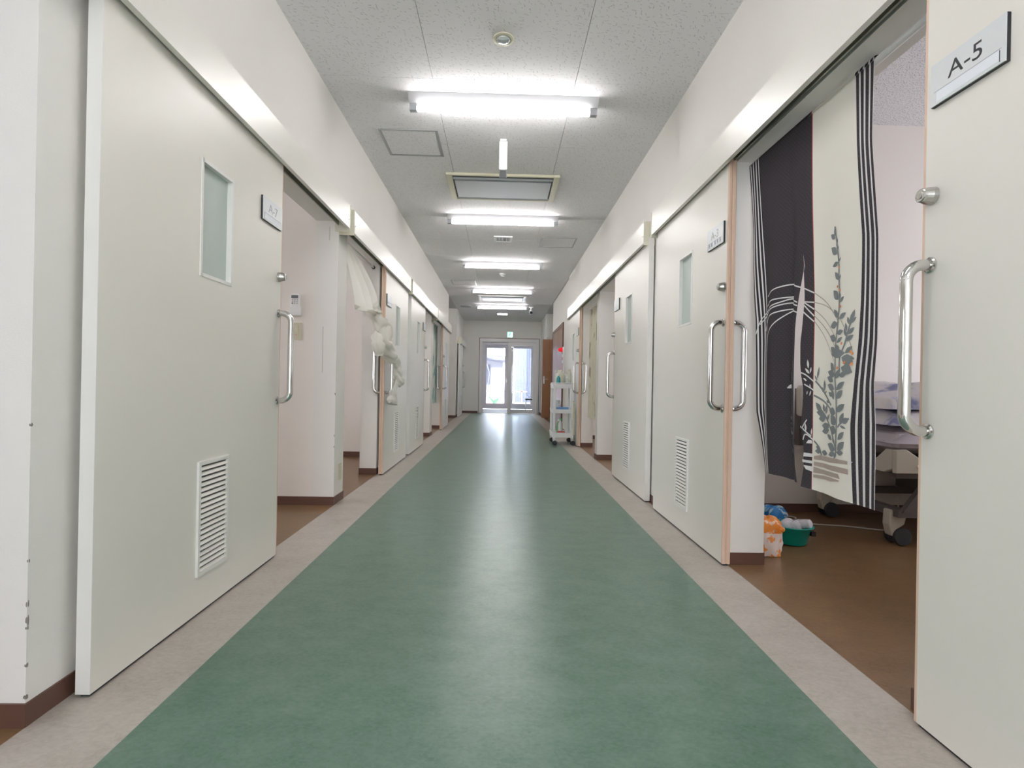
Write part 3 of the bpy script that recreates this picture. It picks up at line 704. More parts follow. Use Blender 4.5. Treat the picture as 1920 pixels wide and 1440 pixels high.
def grille(x0, x1, y0, y1, n, label, mat='white'):
    o = thing('ceiling_air_grille', ((x0+x1)/2, (y0+y1)/2, H), label, 'air grille')
    b = MB(); w_ = .028; b.box(x0+.01, x1-.01, y0+.01, y1-.01, H-.004, H, 1)  # near-black sheet painted as the shade behind the slats
    for q in ((x0, x0+w_, y0, y1), (x1-w_, x1, y0, y1), (x0+w_, x1-w_, y0, y0+w_), (x0+w_, x1-w_, y1-w_, y1)): b.box(*q, H-.014, H)
    b.build('frame', [M[mat], M['darkgap']], o)
    for i in range(n):
        xx = x0+w_+(x1-x0-2*w_)*(i+.5)/n
        b = MB(); b.prism([(xx-.006, H-.013), (xx-.002, H-.013), (xx+.006, H-.004), (xx+.002, H-.004)], y0+w_, y1-w_, 'y'); b.build('slat', M[mat], o)
grille(-.135, .108, 6.76, 7.02, 10, 'small white square air grille just beyond the second light')
grille(-1.06, -.80, 12.88, 13.06, 8, 'dark slotted air grille at the far left of the ceiling', 'alu')
o = thing('square_downlight', (-.01, 14.15, H), 'bright square flush light near the end wall', 'downlight')
b = MB(); b.box(-.16, .14, 14.0, 14.3, H-.02, H); b.build('trim', M['lampbody'], o)
b = MB(); b.box(-.14, .12, 14.02, 14.28, H-.024, H-.02); b.build('diffuser', M['led'], o)
o = thing('security_camera', (.70, 12.9, H), 'small white and black security camera hanging by the fifth light', 'camera')
b = MB(); b.lathe([(.06, 0), (.06, -.02), (.015, -.03), (.015, -.10)], (.70, 12.9, H), 'z', 16); b.build('mount', M['white'], o)
b = MB(); b.tube([(.70, 12.98, H-.10), (.70, 12.80, H-.15)], .042, 14); b.build('body', M['white'], o)
b = MB(); b.tube([(.70, 12.80, H-.15), (.70, 12.785, H-.154)], .036, 14); b.build('lens', M['black'], o)
# exit sign over the glazed door
o = thing('emergency_exit_sign', (.23, 15.9, 2.42), 'small glowing green and white exit sign above the glazed entrance', 'exit sign')
b = MB(); b.box(.145, .325, 15.86, 15.9, 2.33, 2.51); b.build('case', M['white'], o, bevel=.004)
b = MB(); b.box(.152, .318, 15.857, 15.86, 2.337, 2.503); b.build('lit_face', M['signw'], o)
b = MB()
xc, zc = .235, 2.42; yf = 15.8565
def sq(x0, x1, z0, z1): b.box(xc+x0, xc+x1, yf-.001, yf, zc+z0, zc+z1)
b.prism([(xc-.08, zc+.078), (xc-.08, zc-.078), (xc-.068, zc-.078), (xc-.068, zc+.066), (xc+.078, zc+.066), (xc+.078, zc+.078)], yf-.001, yf, 'y')
sq(-.01, .02, .035, .06); b.prism([(xc-.03, zc+.03), (xc+.02, zc+.03), (xc+.0, zc-.02), (xc-.03, zc-.02)], yf-.001, yf, 'y')
b.prism([(xc-.03, zc-.02), (xc-.005, zc-.02), (xc+.045, zc-.05), (xc+.035, zc-.065)], yf-.001, yf, 'y'); b.prism([(xc-.03, zc-.02), (xc-.01, zc-.02), (xc-.05, zc-.075), (xc-.065, zc-.065)], yf-.001, yf, 'y')
b.build('running_figure', M['signg'], o)
# fire alarm with red lamp on the right wall
o = thing('fire_alarm_panel', (1.20, 10.03, 1.3), 'white fire alarm panel with glowing red lamp beside the red-brown doors', 'fire alarm')
b = MB(); b.box(1.17, 1.20, 9.93, 10.07, 1.02, 1.50); b.build('case', M['white'], o, bevel=.003)
b = MB(); b.lathe([(.045, 0), (.045, -.02), (.035, -.06), (.018, -.082), (.001, -.088)], (1.17, 10.0, 1.58), 'x', 18); b.build('lamp_lens', M['redlamp'], o, smooth=True)
b = MB(); b.lathe([(.052, 0), (.052, -.012)], (1.18, 10.0, 1.58), 'x', 18); b.box(1.18, 1.20, 9.95, 10.05, 1.5, 1.64); b.build('lamp_base', M['white'], o)
b = MB(); b.box(1.166, 1.17, 9.945, 10.055, 1.16, 1.32); b.build('sign_plate', M['red'], o)
b = MB(); b.lathe([(.03, 0), (.03, -.008)], (1.17, 10.0, 1.41), 'x', 16); b.build('push_button', M['red'], o)

# ------------------------------------------------------------------ wall fittings on the second left jamb
yj = 3.74
o = thing('air_conditioner_remote', (-1.475, yj, 1.35), 'small white air conditioner remote in a holder above the light switch', 'remote control')
b = MB(); b.box(-1.512, -1.446, yj-.028, yj-.010, 1.385, 1.505); b.build('body', M['white'], o, bevel=.006)
b = MB(); b.box(-1.515, -1.442, yj-.034, yj, 1.350, 1.42); b.box(-1.505, -1.45, yj-.01, yj, 1.42, 1.46); b.build('holder', M['white'], o, bevel=.005)
b = MB(); b.box(-1.506, -1.458, yj-.0295, yj-.028, 1.475, 1.497); b.build('screen', M['lcd'], o)
for i in range(3):
    for j in range(3):
        b = MB(); b.box(-1.503+i*.017, -1.493+i*.017, yj-.030, yj-.028, 1.461-j*.012, 1.467-j*.012)
        b.build('button', M['greyink'] if not (i == 0 and j == 2) else M['ink'], o)
o = thing('light_switch', (-1.472, yj, 1.24), 'ivory light switch plate below the white remote control', 'light switch')
b = MB(); b.box(-1.508, -1.436, yj-.007, yj, 1.182, 1.304); b.build('plate', M['ivory'], o, bevel=.003)
b = MB(); b.box(-1.486, -1.460, yj-.010, yj-.007, 1.235, 1.285); b.build('rocker', M['cream'], o, bevel=.001)
b = MB(); b.box(-1.486, -1.460, yj-.0095, yj-.007, 1.205, 1.228); b.build('lower_switch', M['cream'], o)
b = MB(); b.box(-1.484, -1.478, yj-.0105, yj-.0095, 1.213, 1.217); b.box(-1.474, -1.470, yj-.0105, yj-.0095, 1.213, 1.221); b.build('printed_marks', M['orange_d'], o)
o = thing('wall_outlet', (LW, 3.865, .22), 'ivory socket outlet low on the narrow wall strip after the light switch', 'outlet')
b = MB(); b.box(LW, LW+.006, 3.83, 3.90, .16, .28); b.build('plate', M['ivory'], o, bevel=.002)
for zz in (.195, .245):
    b = MB(); b.box(LW+.006, LW+.008, 3.85, 3.88, zz-.012, zz+.012); b.build('socket', M['cream'], o)

# ------------------------------------------------------------------ patterned half curtain in the first right opening
LP_OUT = [(2.045, 2.602), (1.771, 2.569), (1.498, 2.542), (1.227, 2.495), (0.993, 2.481), (0.781, 2.478), (0.511, 2.424)]
LP_STR = [(2.034, 2.499), (1.634, 2.463), (1.115, 2.402), (0.815, 2.394), (0.514, 2.347)]
LP_FOLD = [(2.021, 2.232), (1.659, 2.229), (1.099, 2.202), (0.823, 2.202), (0.506, 2.179)]
LP_IN = [(2.02, 2.183), (1.866, 2.171), (1.538, 2.133), (1.4, 2.113), (1.271, 2.132), (1.183, 2.141), (1.094, 2.146), (0.983, 2.166), (0.885, 2.175), (0.786, 2.16), (0.722, 2.15), (0.642, 2.163), (0.584, 2.141), (0.498, 2.127)]
RP_IN = [(2.02, 2.183), (1.861, 2.176), (1.536, 2.137), (1.399, 2.11), (1.265, 2.098), (1.091, 2.115), (0.981, 2.112), (0.893, 2.086), (0.828, 2.088), (0.74, 2.097), (0.655, 2.079), (0.568, 2.08), (0.488, 2.1)]
RP_CR = [(2.021, 2.07), (1.514, 2.051), (1.085, 2.036), (0.745, 2.029), (0.49, 2.036)]
RP_STR = [(2.027, 1.817), (1.782, 1.803), (1.434, 1.775), (1.212, 1.777), (1.064, 1.781), (0.764, 1.805), (0.497, 1.793)]
RP_OUT = [(2.025, 1.723), (1.746, 1.727), (1.412, 1.697), (1.234, 1.698), (1.056, 1.691), (0.915, 1.7), (0.773, 1.686), (0.668, 1.686), (0.504, 1.692)]
LINES = [
  ('w', [(2.415, 1.327), (2.313, 1.349), (2.214, 1.347), (2.122, 1.316)]),
  ('w', [(2.413, 1.282), (2.359, 1.297), (2.292, 1.299), (2.212, 1.293)]),
  ('w', [(2.488, 1.156), (2.458, 1.228), (2.387, 1.263), (2.292, 1.281), (2.211, 1.285), (2.136, 1.256)]),
  ('w', [(2.468, 1.202), (2.402, 1.244), (2.3, 1.268), (2.211, 1.266), (2.135, 1.242)]),
  ('w', [(2.425, 1.166), (2.396, 1.215), (2.309, 1.239), (2.21, 1.239), (2.134, 1.214)]),
  ('w', [(2.39, 1.063), (2.373, 1.14), (2.298, 1.202), (2.21, 1.237)]),
  ('w2', [(2.098, 1.307), (2.042, 1.279)]),
  ('w2', [(2.102, 1.253), (2.041, 1.241)]),
  ('w2', [(2.1, 1.251), (2.04, 1.213)]),
  ('w2', [(2.102, 1.242), (2.04, 1.186)]),
  ('w2', [(2.104, 1.213), (2.039, 1.164)]),
  ('t', [(2.039, 1.277), (1.971, 1.23), (1.903, 1.17), (1.877, 1.142)]),
  ('t', [(2.038, 1.24), (1.985, 1.222), (1.93, 1.194), (1.865, 1.149), (1.827, 1.092), (1.802, 1.035)]),
  ('t', [(2.037, 1.21), (1.969, 1.157), (1.901, 1.095)]),
  ('t', [(2.037, 1.185), (1.954, 1.113), (1.894, 1.053)]),
  ('t', [(2.036, 1.163), (1.967, 1.088), (1.898, 1.0)]),
  ('g', [(1.914, 1.505), (1.901, 1.447), (1.887, 1.373), (1.883, 1.315), (1.876, 1.215), (1.881, 1.155), (1.888, 1.082), (1.89, 1.032), (1.888, 0.971), (1.885, 0.93), (1.874, 0.861), (1.869, 0.788), (1.87, 0.723), (1.871, 0.661)]),
  ('g', [(1.8, 1.172), (1.822, 1.107), (1.838, 1.057), (1.861, 1.01), (1.86, 0.958)]),
  ('g', [(2.026, 0.87), (1.968, 0.85), (1.921, 0.826), (1.888, 0.803)]),
  ('g', [(2.02, 0.927), (1.97, 0.888), (1.908, 0.835)]),
  ('g', [(2.01, 0.831), (1.953, 0.795), (1.912, 0.752), (1.885, 0.705), (1.868, 0.662)]),
  ('g', [(1.806, 0.792), (1.844, 0.773), (1.861, 0.756)]),
  ('g', [(2.02, 0.69), (1.991, 0.667), (1.976, 0.639)]),
  ('w2', [(2.112, 0.964), (2.073, 0.952), (2.029, 0.925)]),
  ('w2', [(2.079, 0.914), (2.049, 0.901), (2.028, 0.89)]),
  ('w2', [(2.06, 0.771), (2.078, 0.747), (2.081, 0.733), (2.035, 0.706)]),
  ('w2', [(2.08, 0.688), (2.066, 0.712), (2.026, 0.694)]),
  ('w', [(2.208, 0.736), (2.162, 0.75)]),
  ('w', [(2.235, 0.899), (2.184, 0.916), (2.173, 0.966)]),
]
LEAVES = [
  ('g', (1.913, 1.469), (1.913, 1.505), 0.45),
  ('g', (1.911, 1.459), (1.941, 1.481), 0.7),
  ('g', (1.903, 1.427), (1.893, 1.456), 0.4),
  ('g', (1.896, 1.398), (1.938, 1.431), 0.7),
  ('g', (1.894, 1.408), (1.888, 1.429), 0.4),
  ('g', (1.888, 1.365), (1.928, 1.358), 0.6),
  ('g', (1.886, 1.365), (1.872, 1.38), 0.5),
  ('g', (1.881, 1.298), (1.91, 1.333), 0.6),
  ('g', (1.881, 1.298), (1.871, 1.317), 0.5),
  ('g', (1.881, 1.226), (1.92, 1.266), 0.7),
  ('g', (1.876, 1.223), (1.87, 1.249), 0.5),
  ('g', (1.873, 1.215), (1.849, 1.233), 0.6),
  ('g', (1.879, 1.158), (1.912, 1.193), 0.6),
  ('g', (1.874, 1.154), (1.836, 1.172), 0.6),
  ('g', (1.882, 1.138), (1.935, 1.132), 0.7),
  ('g', (1.883, 1.1), (1.847, 1.108), 0.7),
  ('g', (1.888, 1.077), (1.935, 1.095), 0.7),
  ('g', (1.884, 1.067), (1.85, 1.085), 0.5),
  ('g', (1.89, 1.028), (1.925, 1.053), 0.8),
  ('g', (1.868, 1.027), (1.894, 1.061), 0.9),
  ('g', (1.88, 1.015), (1.846, 1.022), 0.7),
  ('g', (1.816, 1.131), (1.797, 1.178), 0.45),
  ('g', (1.813, 1.13), (1.789, 1.151), 0.45),
  ('g', (1.819, 1.127), (1.828, 1.156), 0.5),
  ('g', (1.83, 1.104), (1.837, 1.135), 0.5),
  ('g', (1.824, 1.092), (1.797, 1.115), 0.6),
  ('g', (1.83, 1.084), (1.843, 1.116), 0.5),
  ('g', (1.832, 1.069), (1.798, 1.088), 0.6),
  ('g', (1.834, 1.025), (1.801, 1.048), 0.6),
  ('g', (1.84, 1.013), (1.804, 0.988), 0.8),
  ('g', (1.825, 1.01), (1.79, 1.003), 0.6),
  ('g', (1.851, 0.975), (1.797, 0.956), 0.8),
  ('g', (1.897, 0.967), (1.921, 0.995), 0.8),
  ('g', (1.898, 0.955), (1.919, 0.995), 0.6),
  ('g', (1.885, 0.945), (1.941, 0.962), 0.6),
  ('g', (1.896, 0.924), (1.945, 0.941), 0.6),
  ('g', (1.86, 0.944), (1.822, 0.953), 0.7),
  ('g', (1.882, 0.934), (1.855, 0.97), 0.7),
  ('g', (1.887, 0.895), (1.94, 0.912), 0.6),
  ('g', (1.875, 0.893), (1.83, 0.923), 0.55),
  ('g', (1.959, 0.888), (1.964, 0.931), 0.5),
  ('g', (1.962, 0.88), (1.98, 0.903), 0.6),
  ('g', (1.959, 0.878), (1.944, 0.888), 0.6),
  ('g', (1.902, 0.868), (1.929, 0.884), 0.7),
  ('g', (1.889, 0.856), (1.906, 0.897), 0.6),
  ('g', (1.874, 0.861), (1.838, 0.892), 0.7),
  ('g', (1.921, 0.845), (1.945, 0.85), 0.6),
  ('g', (1.872, 0.812), (1.827, 0.842), 0.6),
  ('g', (1.875, 0.806), (1.92, 0.818), 0.9),
  ('g', (1.977, 0.804), (2.014, 0.842), 0.6),
  ('g', (1.957, 0.807), (1.968, 0.839), 0.6),
  ('g', (1.947, 0.8), (1.941, 0.836), 0.7),
  ('g', (1.96, 0.797), (2.009, 0.805), 0.6),
  ('g', (1.946, 0.787), (1.994, 0.779), 0.8),
  ('g', (1.939, 0.775), (1.917, 0.803), 0.5),
  ('g', (1.874, 0.763), (1.907, 0.798), 1.0),
  ('g', (1.85, 0.773), (1.83, 0.812), 0.6),
  ('g', (1.838, 0.774), (1.807, 0.792), 0.8),
  ('g', (1.849, 0.763), (1.818, 0.755), 0.4),
  ('g', (1.919, 0.751), (1.973, 0.755), 0.7),
  ('g', (1.918, 0.741), (1.972, 0.732), 0.6),
  ('g', (1.87, 0.737), (1.912, 0.752), 1.0),
  ('g', (1.912, 0.76), (1.939, 0.762), 0.6),
  ('g', (1.86, 0.711), (1.828, 0.743), 0.6),
  ('g', (1.898, 0.707), (1.934, 0.724), 0.6),
  ('g', (1.878, 0.693), (1.895, 0.716), 0.6),
  ('g', (1.875, 0.671), (1.93, 0.689), 0.7),
  ('g', (1.862, 0.673), (1.827, 0.707), 0.7),
  ('g', (1.877, 0.661), (1.922, 0.648), 0.6),
  ('g', (1.865, 0.664), (1.831, 0.667), 0.8),
  ('g', (1.868, 0.664), (1.883, 0.639), 0.6),
  ('g', (1.984, 0.659), (2.009, 0.671), 0.8),
  ('g', (1.98, 0.653), (2.015, 0.651), 0.7),
  ('g', (1.973, 0.652), (1.932, 0.651), 0.7),
  ('g', (2.01, 0.936), (2.0, 0.983), 0.3),
  ('g', (2.009, 0.927), (2.024, 0.949), 0.4),
  ('g', (1.892, 0.967), (1.919, 0.989), 0.5),
  ('g', (1.843, 0.978), (1.801, 0.961), 1.0),
  ('g', (1.85, 1.01), (1.796, 0.992), 0.9),
  ('g', (1.92, 1.027), (1.832, 1.026), 0.5),
  ('w2', (2.059, 0.977), (2.066, 1.014), 0.4),
  ('w2', (2.052, 0.956), (2.078, 0.979), 0.4),
  ('w2', (2.049, 0.958), (2.044, 0.983), 0.4),
  ('w2', (2.065, 0.927), (2.086, 0.939), 0.4),
  ('w2', (2.045, 0.896), (2.049, 0.916), 0.4),
  ('w2', (2.041, 0.889), (2.048, 0.867), 0.4),
  ('w2', (2.06, 0.887), (2.063, 0.871), 0.4),
  ('w2', (2.064, 0.723), (2.068, 0.757), 0.4),
  ('w2', (2.036, 0.71), (2.033, 0.739), 0.3),
  ('w2', (2.089, 0.732), (2.096, 0.745), 0.4),
  ('w', (2.186, 0.964), (2.195, 0.985), 0.4),
  ('w', (2.177, 0.964), (2.196, 0.964), 0.4),
  ('w', (2.18, 0.914), (2.21, 0.933), 0.4),
  ('w', (2.197, 0.913), (2.237, 0.897), 0.5),
  ('w', (2.196, 0.885), (2.197, 0.849), 0.3),
  ('w', (2.205, 0.734), (2.19, 0.693), 0.3),
  ('w', (2.178, 0.736), (2.148, 0.702), 0.3),
  ('w', (2.208, 0.736), (2.197, 0.778), 0.25),
  ('w', (2.195, 0.74), (2.167, 0.78), 0.3),
  ('o', (1.858, 1.06), (1.848, 1.064), 1.0),
  ('o', (1.812, 1.027), (1.803, 1.031), 1.0),
  ('o', (1.805, 1.02), (1.796, 1.024), 1.0),
  ('o', (1.841, 0.989), (1.832, 0.993), 1.0),
  ('o', (1.808, 0.982), (1.799, 0.986), 1.0),
  ('o', (1.876, 0.971), (1.866, 0.976), 1.0),
  ('o', (1.895, 1.274), (1.885, 1.277), 1.0),
  ('o', (1.879, 1.258), (1.869, 1.261), 1.0),
  ('o', (1.872, 1.197), (1.863, 1.2), 1.0),
  ('o', (1.888, 1.344), (1.878, 1.347), 1.0),
  ('o', (1.88, 0.971), (1.866, 0.975), 1.0),
  ('o', (1.837, 0.992), (1.83, 0.994), 1.0),
  ('o', (1.803, 0.985), (1.799, 0.988), 1.0),
]
PATCH = [
  ('b', [(2.02, 0.631), (1.976, 0.639), (1.915, 0.639), (1.858, 0.641), (1.811, 0.64), (1.811, 0.628), (1.858, 0.625), (1.915, 0.62), (1.976, 0.62), (2.02, 0.617)]),
  ('b', [(2.021, 0.608), (1.961, 0.611), (1.908, 0.611), (1.857, 0.613), (1.809, 0.612), (1.809, 0.593), (1.857, 0.593), (1.908, 0.592), (1.961, 0.594), (2.021, 0.593)]),
  ('b', [(2.023, 0.588), (1.961, 0.585), (1.907, 0.586), (1.857, 0.586), (1.821, 0.588), (1.847, 0.57), (1.907, 0.569), (1.96, 0.569), (2.025, 0.564)]),
  ('b', [(2.025, 0.557), (1.96, 0.563), (1.907, 0.565), (1.85, 0.564), (1.856, 0.559), (1.906, 0.551), (1.96, 0.549), (2.025, 0.545)]),
  ('w2', [(2.075, 0.637), (2.027, 0.638), (2.027, 0.625), (2.078, 0.621)]),
  ('w2', [(2.084, 0.608), (2.027, 0.61), (2.026, 0.599), (2.083, 0.597)]),
  ('w2', [(2.078, 0.586), (2.027, 0.588), (2.031, 0.567), (2.065, 0.571)]),
  ('w2', [(2.063, 0.676), (2.05, 0.691), (2.033, 0.691), (2.03, 0.678)]),
  ('w', [(2.196, 0.632), (2.16, 0.643), (2.17, 0.619), (2.194, 0.614)]),
  ('w', [(2.191, 0.607), (2.176, 0.611), (2.186, 0.596)]),
  ('w2', [(1.805, 0.639), (1.788, 0.641), (1.804, 0.629)]),
  ('w2', [(1.805, 0.615), (1.796, 0.615), (1.806, 0.605)]),
]

def lerp_tab(tab, zz):
    if zz >= tab[0][0]: return tab[0][1]
    for (z0, y0), (z1, y1) in zip(tab, tab[1:]):
        if zz >= z1: return y0+(y1-y0)*(z0-zz)/(z0-z1)
    return tab[-1][1]
XN = 1.24
def cloth_x(y, zz):
    """sideways bow of the hanging cloth away from its plane"""
    k = min(1, max(0, (2.02-zz)/.8))
    if y > 2.11: # left panel
        c = lerp_tab(LP_FOLD, zz)
        return XN+k*(.012*math.sin((y-2.2)*34)+.022*math.exp(-((y-c)/.028)**2))+.006*math.sin(zz*5)
    return XN+k*(.007*math.sin((y-1.7)*24+1)+.004*math.sin(zz*6))
ZT, ZB = 2.012, .50
def build_panel(root, name, cols, mats, ztop=ZT, zbot=ZB):
    """cols: list of (edge table a, edge table b, sub-columns, material index list as fractions)"""
    b = MB(); NV = 60
    for fa, fb, parts in cols:
        tot = sum(p[0] for p in parts); acc = 0
        for wd, mi, nu in parts:
            a0, a1 = acc/tot, (acc+wd)/tot; acc += wd
            def fn(u, v, a0=a0, a1=a1):
                zz = ztop+(zbot-ztop)*v; ya, yb = fa(zz), fb(zz)
                y = ya+(yb-ya)*(a0+(a1-a0)*u)
                return (cloth_x(y, zz), y, zz)
            b.grid(fn, nu, NV, mi)
    o = b.build(name, mats, root, smooth=True)
    return o
T_ = lambda tab: (lambda zz: lerp_tab(tab, zz))
nr = thing('noren_curtain', (XN, 2.15, 2.02), 'dark and cream split half curtain printed with a potted plant, hanging from a rod', 'curtain')
stripes_w = [(.09, 0, 2), (.10, 1, 1), (.14, 0, 2), (.10, 1, 1), (.15, 0, 2), (.10, 1, 1), (.14, 0, 2), (.07, 1, 1), (.06, 0, 1)]
nl = build_panel(nr, 'left_panel', [(T_(LP_OUT), T_(LP_STR), stripes_w), (T_(LP_STR), T_(LP_FOLD), [(1, 2, 14)]), (T_(LP_FOLD), T_(LP_IN), [(1, 2, 8)])], [M['nsolid'], M['nwhite'], M['noren']], zbot=.505)
stripes_r = [(.02, 1, 1), (.17, 0, 3), (.09, 1, 1), (.17, 0, 3), (.10, 1, 1), (.19, 0, 3), (.09, 1, 1), (.15, 0, 3), (.035, 1, 1)]
nrp = build_panel(nr, 'right_panel', [(T_(RP_IN), T_(RP_CR), [(.95, 2, 5), (.05, 3, 1)]), (T_(RP_CR), T_(RP_STR), [(1, 4, 16)]), (T_(RP_STR), T_(RP_OUT), stripes_r)], [M['noren'], M['nwhite'], M['noren'], M['nred'], M['ncream']], zbot=.495)
nl['label'] = 'dark left half with thin white stripes'; nrp['label'] = 'right half with cream field and plant print'
# sleeve around the rod
def sleeve(tabA, tabB, parts, mats, name, par):
    b = MB(); tot = sum(p[0] for p in parts); acc = 0; ya, yb = tabA, tabB
    for wd, mi, nu in parts:
        y0 = ya+(yb-ya)*acc/tot; acc += wd; y1 = ya+(yb-ya)*acc/tot
        for k in range(10):
            a0 = math.pi*1.12*k/10-.2; a1 = math.pi*1.12*(k+1)/10-.2; R_ = .017
            p = lambda a, y: (XN+.004-R_*math.cos(a)+.010, y, 2.014+R_*math.sin(a))
            b.face([p(a0, y0), p(a0, y1), p(a1, y1), p(a1, y0)], mi)
    return b.build(name, mats, par, smooth=True)
sleeve(2.600, 2.500, stripes_w, [M['nsolid'], M['nwhite'], M['noren']], 'rod_sleeve', nl)
sleeve(2.500, 2.186, [(1, 2, 1)], [M['nsolid'], M['nwhite'], M['noren']], 'rod_sleeve', nl)
sleeve(2.182, 2.072, [(.95, 2, 1), (.05, 3, 1)], [M['noren'], M['nwhite'], M['nsolid'], M['nred'], M['ncream']], 'rod_sleeve', nrp)
sleeve(2.072, 1.818, [(1, 4, 1)], [M['noren'], M['nwhite'], M['noren'], M['nred'], M['ncream']], 'rod_sleeve', nrp)
sleeve(1.818, 1.724, stripes_r, [M['nsolid'], M['nwhite'], M['noren'], M['nred'], M['ncream']], 'rod_sleeve', nrp)
OFF = .0022
def on_cloth(p, off=OFF): return (cloth_x(p[0], p[1])-off, p[0], p[1])
def ribbon(b, pts, wdt, mi=0):
    # smooth the polyline, then offset both sides in the cloth plane
    q = []
    for i in range(len(pts)-1):
        p0 = pts[max(i-1, 0)]; p1 = pts[i]; p2 = pts[i+1]; p3 = pts[min(i+2, len(pts)-1)]
        for k in range(6):
            t_ = k/6; q.append(tuple(.5*((2*p1[j])+(-p0[j]+p2[j])*t_+(2*p0[j]-5*p1[j]+4*p2[j]-p3[j])*t_*t_+(-p0[j]+3*p1[j]-3*p2[j]+p3[j])*t_**3) for j in (0, 1)))
    q.append(pts[-1])
    for a, c in zip(q, q[1:]):
        dx, dz = c[0]-a[0], c[1]-a[1]; L_ = math.hypot(dx, dz) or 1; nx, nz = -dz/L_*wdt/2, dx/L_*wdt/2
        b.face([on_cloth((a[0]+nx, a[1]+nz)), on_cloth((c[0]+nx, c[1]+nz)), on_cloth((c[0]-nx, c[1]-nz)), on_cloth((a[0]-nx, a[1]-nz))], mi)
def leaf(b, A, B, wd, mi=0, off=OFF):
    dx, dz = B[0]-A[0], B[1]-A[1]; L_ = math.hypot(dx, dz); nx, nz = -dz, dx
    prof = [(0, 0), (.15, .11), (.35, .20), (.55, .21), (.78, .13), (1, 0), (.78, -.13), (.55, -.21), (.35, -.20), (.15, -.11)]
    # split along the midrib so that the blade follows the folds
    P = lambda u, v: on_cloth((A[0]+dx*u+nx*v*wd*1.25, A[1]+dz*u+nz*v*wd*1.25), off)
    top = prof[:6]; bot = [prof[0]]+prof[:5:-1]+[prof[5]]
    mids = [(u, 0) for u, v in top]
    for i in range(5):
        for side in (top, bot):
            a, c = side[i], side[i+1]
            pts = [P(*mids[i]), P(*mids[i+1]), P(*c), P(*a)]
            b.face(pts, mi)
def dot(b, c, r, mi=0): b.face([on_cloth((c[0]+r*math.cos(a), c[1]+r*math.sin(a)), OFF+.0006) for a in [2*math.pi*i/8 for i in range(8)]], mi)
for root_, side, kinds in ((nl, 'l', ('w',)), (nrp, 'r', ('g', 'w2', 't', 'o', 'b'))):
    b = MB(); mats = [M['ngrey'], M['nwp'], M['ntan'], M['norg'], M['nbas']]
    mi = {'g': 0, 'w': 1, 'w2': 1, 't': 2, 'o': 3, 'b': 4}
    for k, pts in LINES:
        if k in kinds: ribbon(b, pts, {'g': .0075, 'w': .0055, 'w2': .0055, 't': .003}[k], mi[k])
    for k, A, B, wd in LEAVES:
        if k not in kinds: continue
        if k == 'o': dot(b, ((A[0]+B[0])/2, (A[1]+B[1])/2), .0055, 3)
        else: leaf(b, A, B, wd*1.45, mi[k], OFF+.0004*random.random())
    for k, pts in PATCH:
        if k not in kinds: continue
        if k == 'b':
            n = len(pts)//2; up = pts[:n]; dn = pts[n:][::-1]
            for i in range(n-1): b.face([on_cloth(up[i]), on_cloth(up[i+1]), on_cloth(dn[i+1]), on_cloth(dn[i])], 4)
        else: b.face([on_cloth(p) for p in pts], mi[k])
    tag(b.build('printed_motif', mats, root_), 'printed plant, arcs and basket' if side == 'r' else 'printed white arcs', None, None, 'stuff')
o = thing('curtain_rod', (XN+.01, 2.01, 2.014), 'white tension rod across the first right doorway, carrying the dark half curtain', 'curtain rod')
b = MB(); b.tube([(XN+.014, 1.425, 2.012), (XN+.014, 2.2, 2.012)], .0125, 14); b.build('outer_tube', M['white'], o, smooth=True)
b = MB(); b.tube([(XN+.014, 2.2, 2.012), (XN+.014, 2.60, 2.012)], .0095, 14); b.build('inner_tube', M['white'], o, smooth=True)
b = MB(); b.tube([(XN+.014, 1.425, 2.012), (XN+.014, 1.437, 2.012)], .017, 14); b.build('end_foot', M['white'], o)
b = MB(); b.tube([(XN+.014, 2.588, 2.012), (XN+.014, 2.60, 2.012)], .017, 14); b.build('end_foot', M['white'], o)

# ------------------------------------------------------------------ twisted white sheer in the second left opening
o = thing('sheer_curtain', (-1.25, 4.5, 1.99), 'white sheer curtain gathered, twisted and looped round a door handle on the left', 'curtain')
XS = -1.25
def crv(pts, v):
    n = len(pts)-1; i = min(int(v*n), n-1); t_ = v*n-i
    p0 = Vector(pts[max(i-1, 0)]); p1 = Vector(pts[i]); p2 = Vector(pts[i+1]); p3 = Vector(pts[min(i+2, n)])
    return .5*((2*p1)+(-p0+p2)*t_+(2*p0-5*p1+4*p2-p3)*t_*t_+(-p0+3*p1-3*p2+p3)*t_**3)
EL = [(-1.245, 3.97, 1.985), (-1.235, 4.02, 1.82), (-1.21, 4.10, 1.66), (-1.18, 4.20, 1.515)]
ER = [(-1.245, 4.16, 1.985), (-1.21, 4.50, 1.86), (-1.17, 4.72, 1.70), (-1.13, 4.66, 1.56)]
def drape(u, v):
    a_, c_ = crv(EL, v), crv(ER, v); p = a_.lerp(c_, u)
    p.x += (.010+.030*v)*math.sin(u*19+1+v*2.2)+.012*v*math.sin(u*41+v*5)
    p.z -= .05*v*math.sin(math.pi*u)+.02*v*math.sin(u*9)
    return p
b = MB(); b.grid(drape, 90, 34); b.build('draped_part', M['sheer'], o, smooth=True)
def under(u, v):
    a_ = Vector((-1.18, 4.20, 1.512)).lerp(Vector((-1.13, 4.66, 1.555)), u); a_.z -= .05*math.sin(math.pi*u)+.02*math.sin(u*9); k = Vector((-1.15, 4.66+.08*u, 1.47+.04*u))
    p = a_.lerp(k, v); p.x += .04*math.sin(math.pi*v)+(.04*(1-v))*math.sin(u*19+3.2)+.012*(1-v)*math.sin(u*41+5); return p
b = MB(); b.grid(under, 60, 10); b.build('draped_fold', M['sheer'], o, smooth=True)
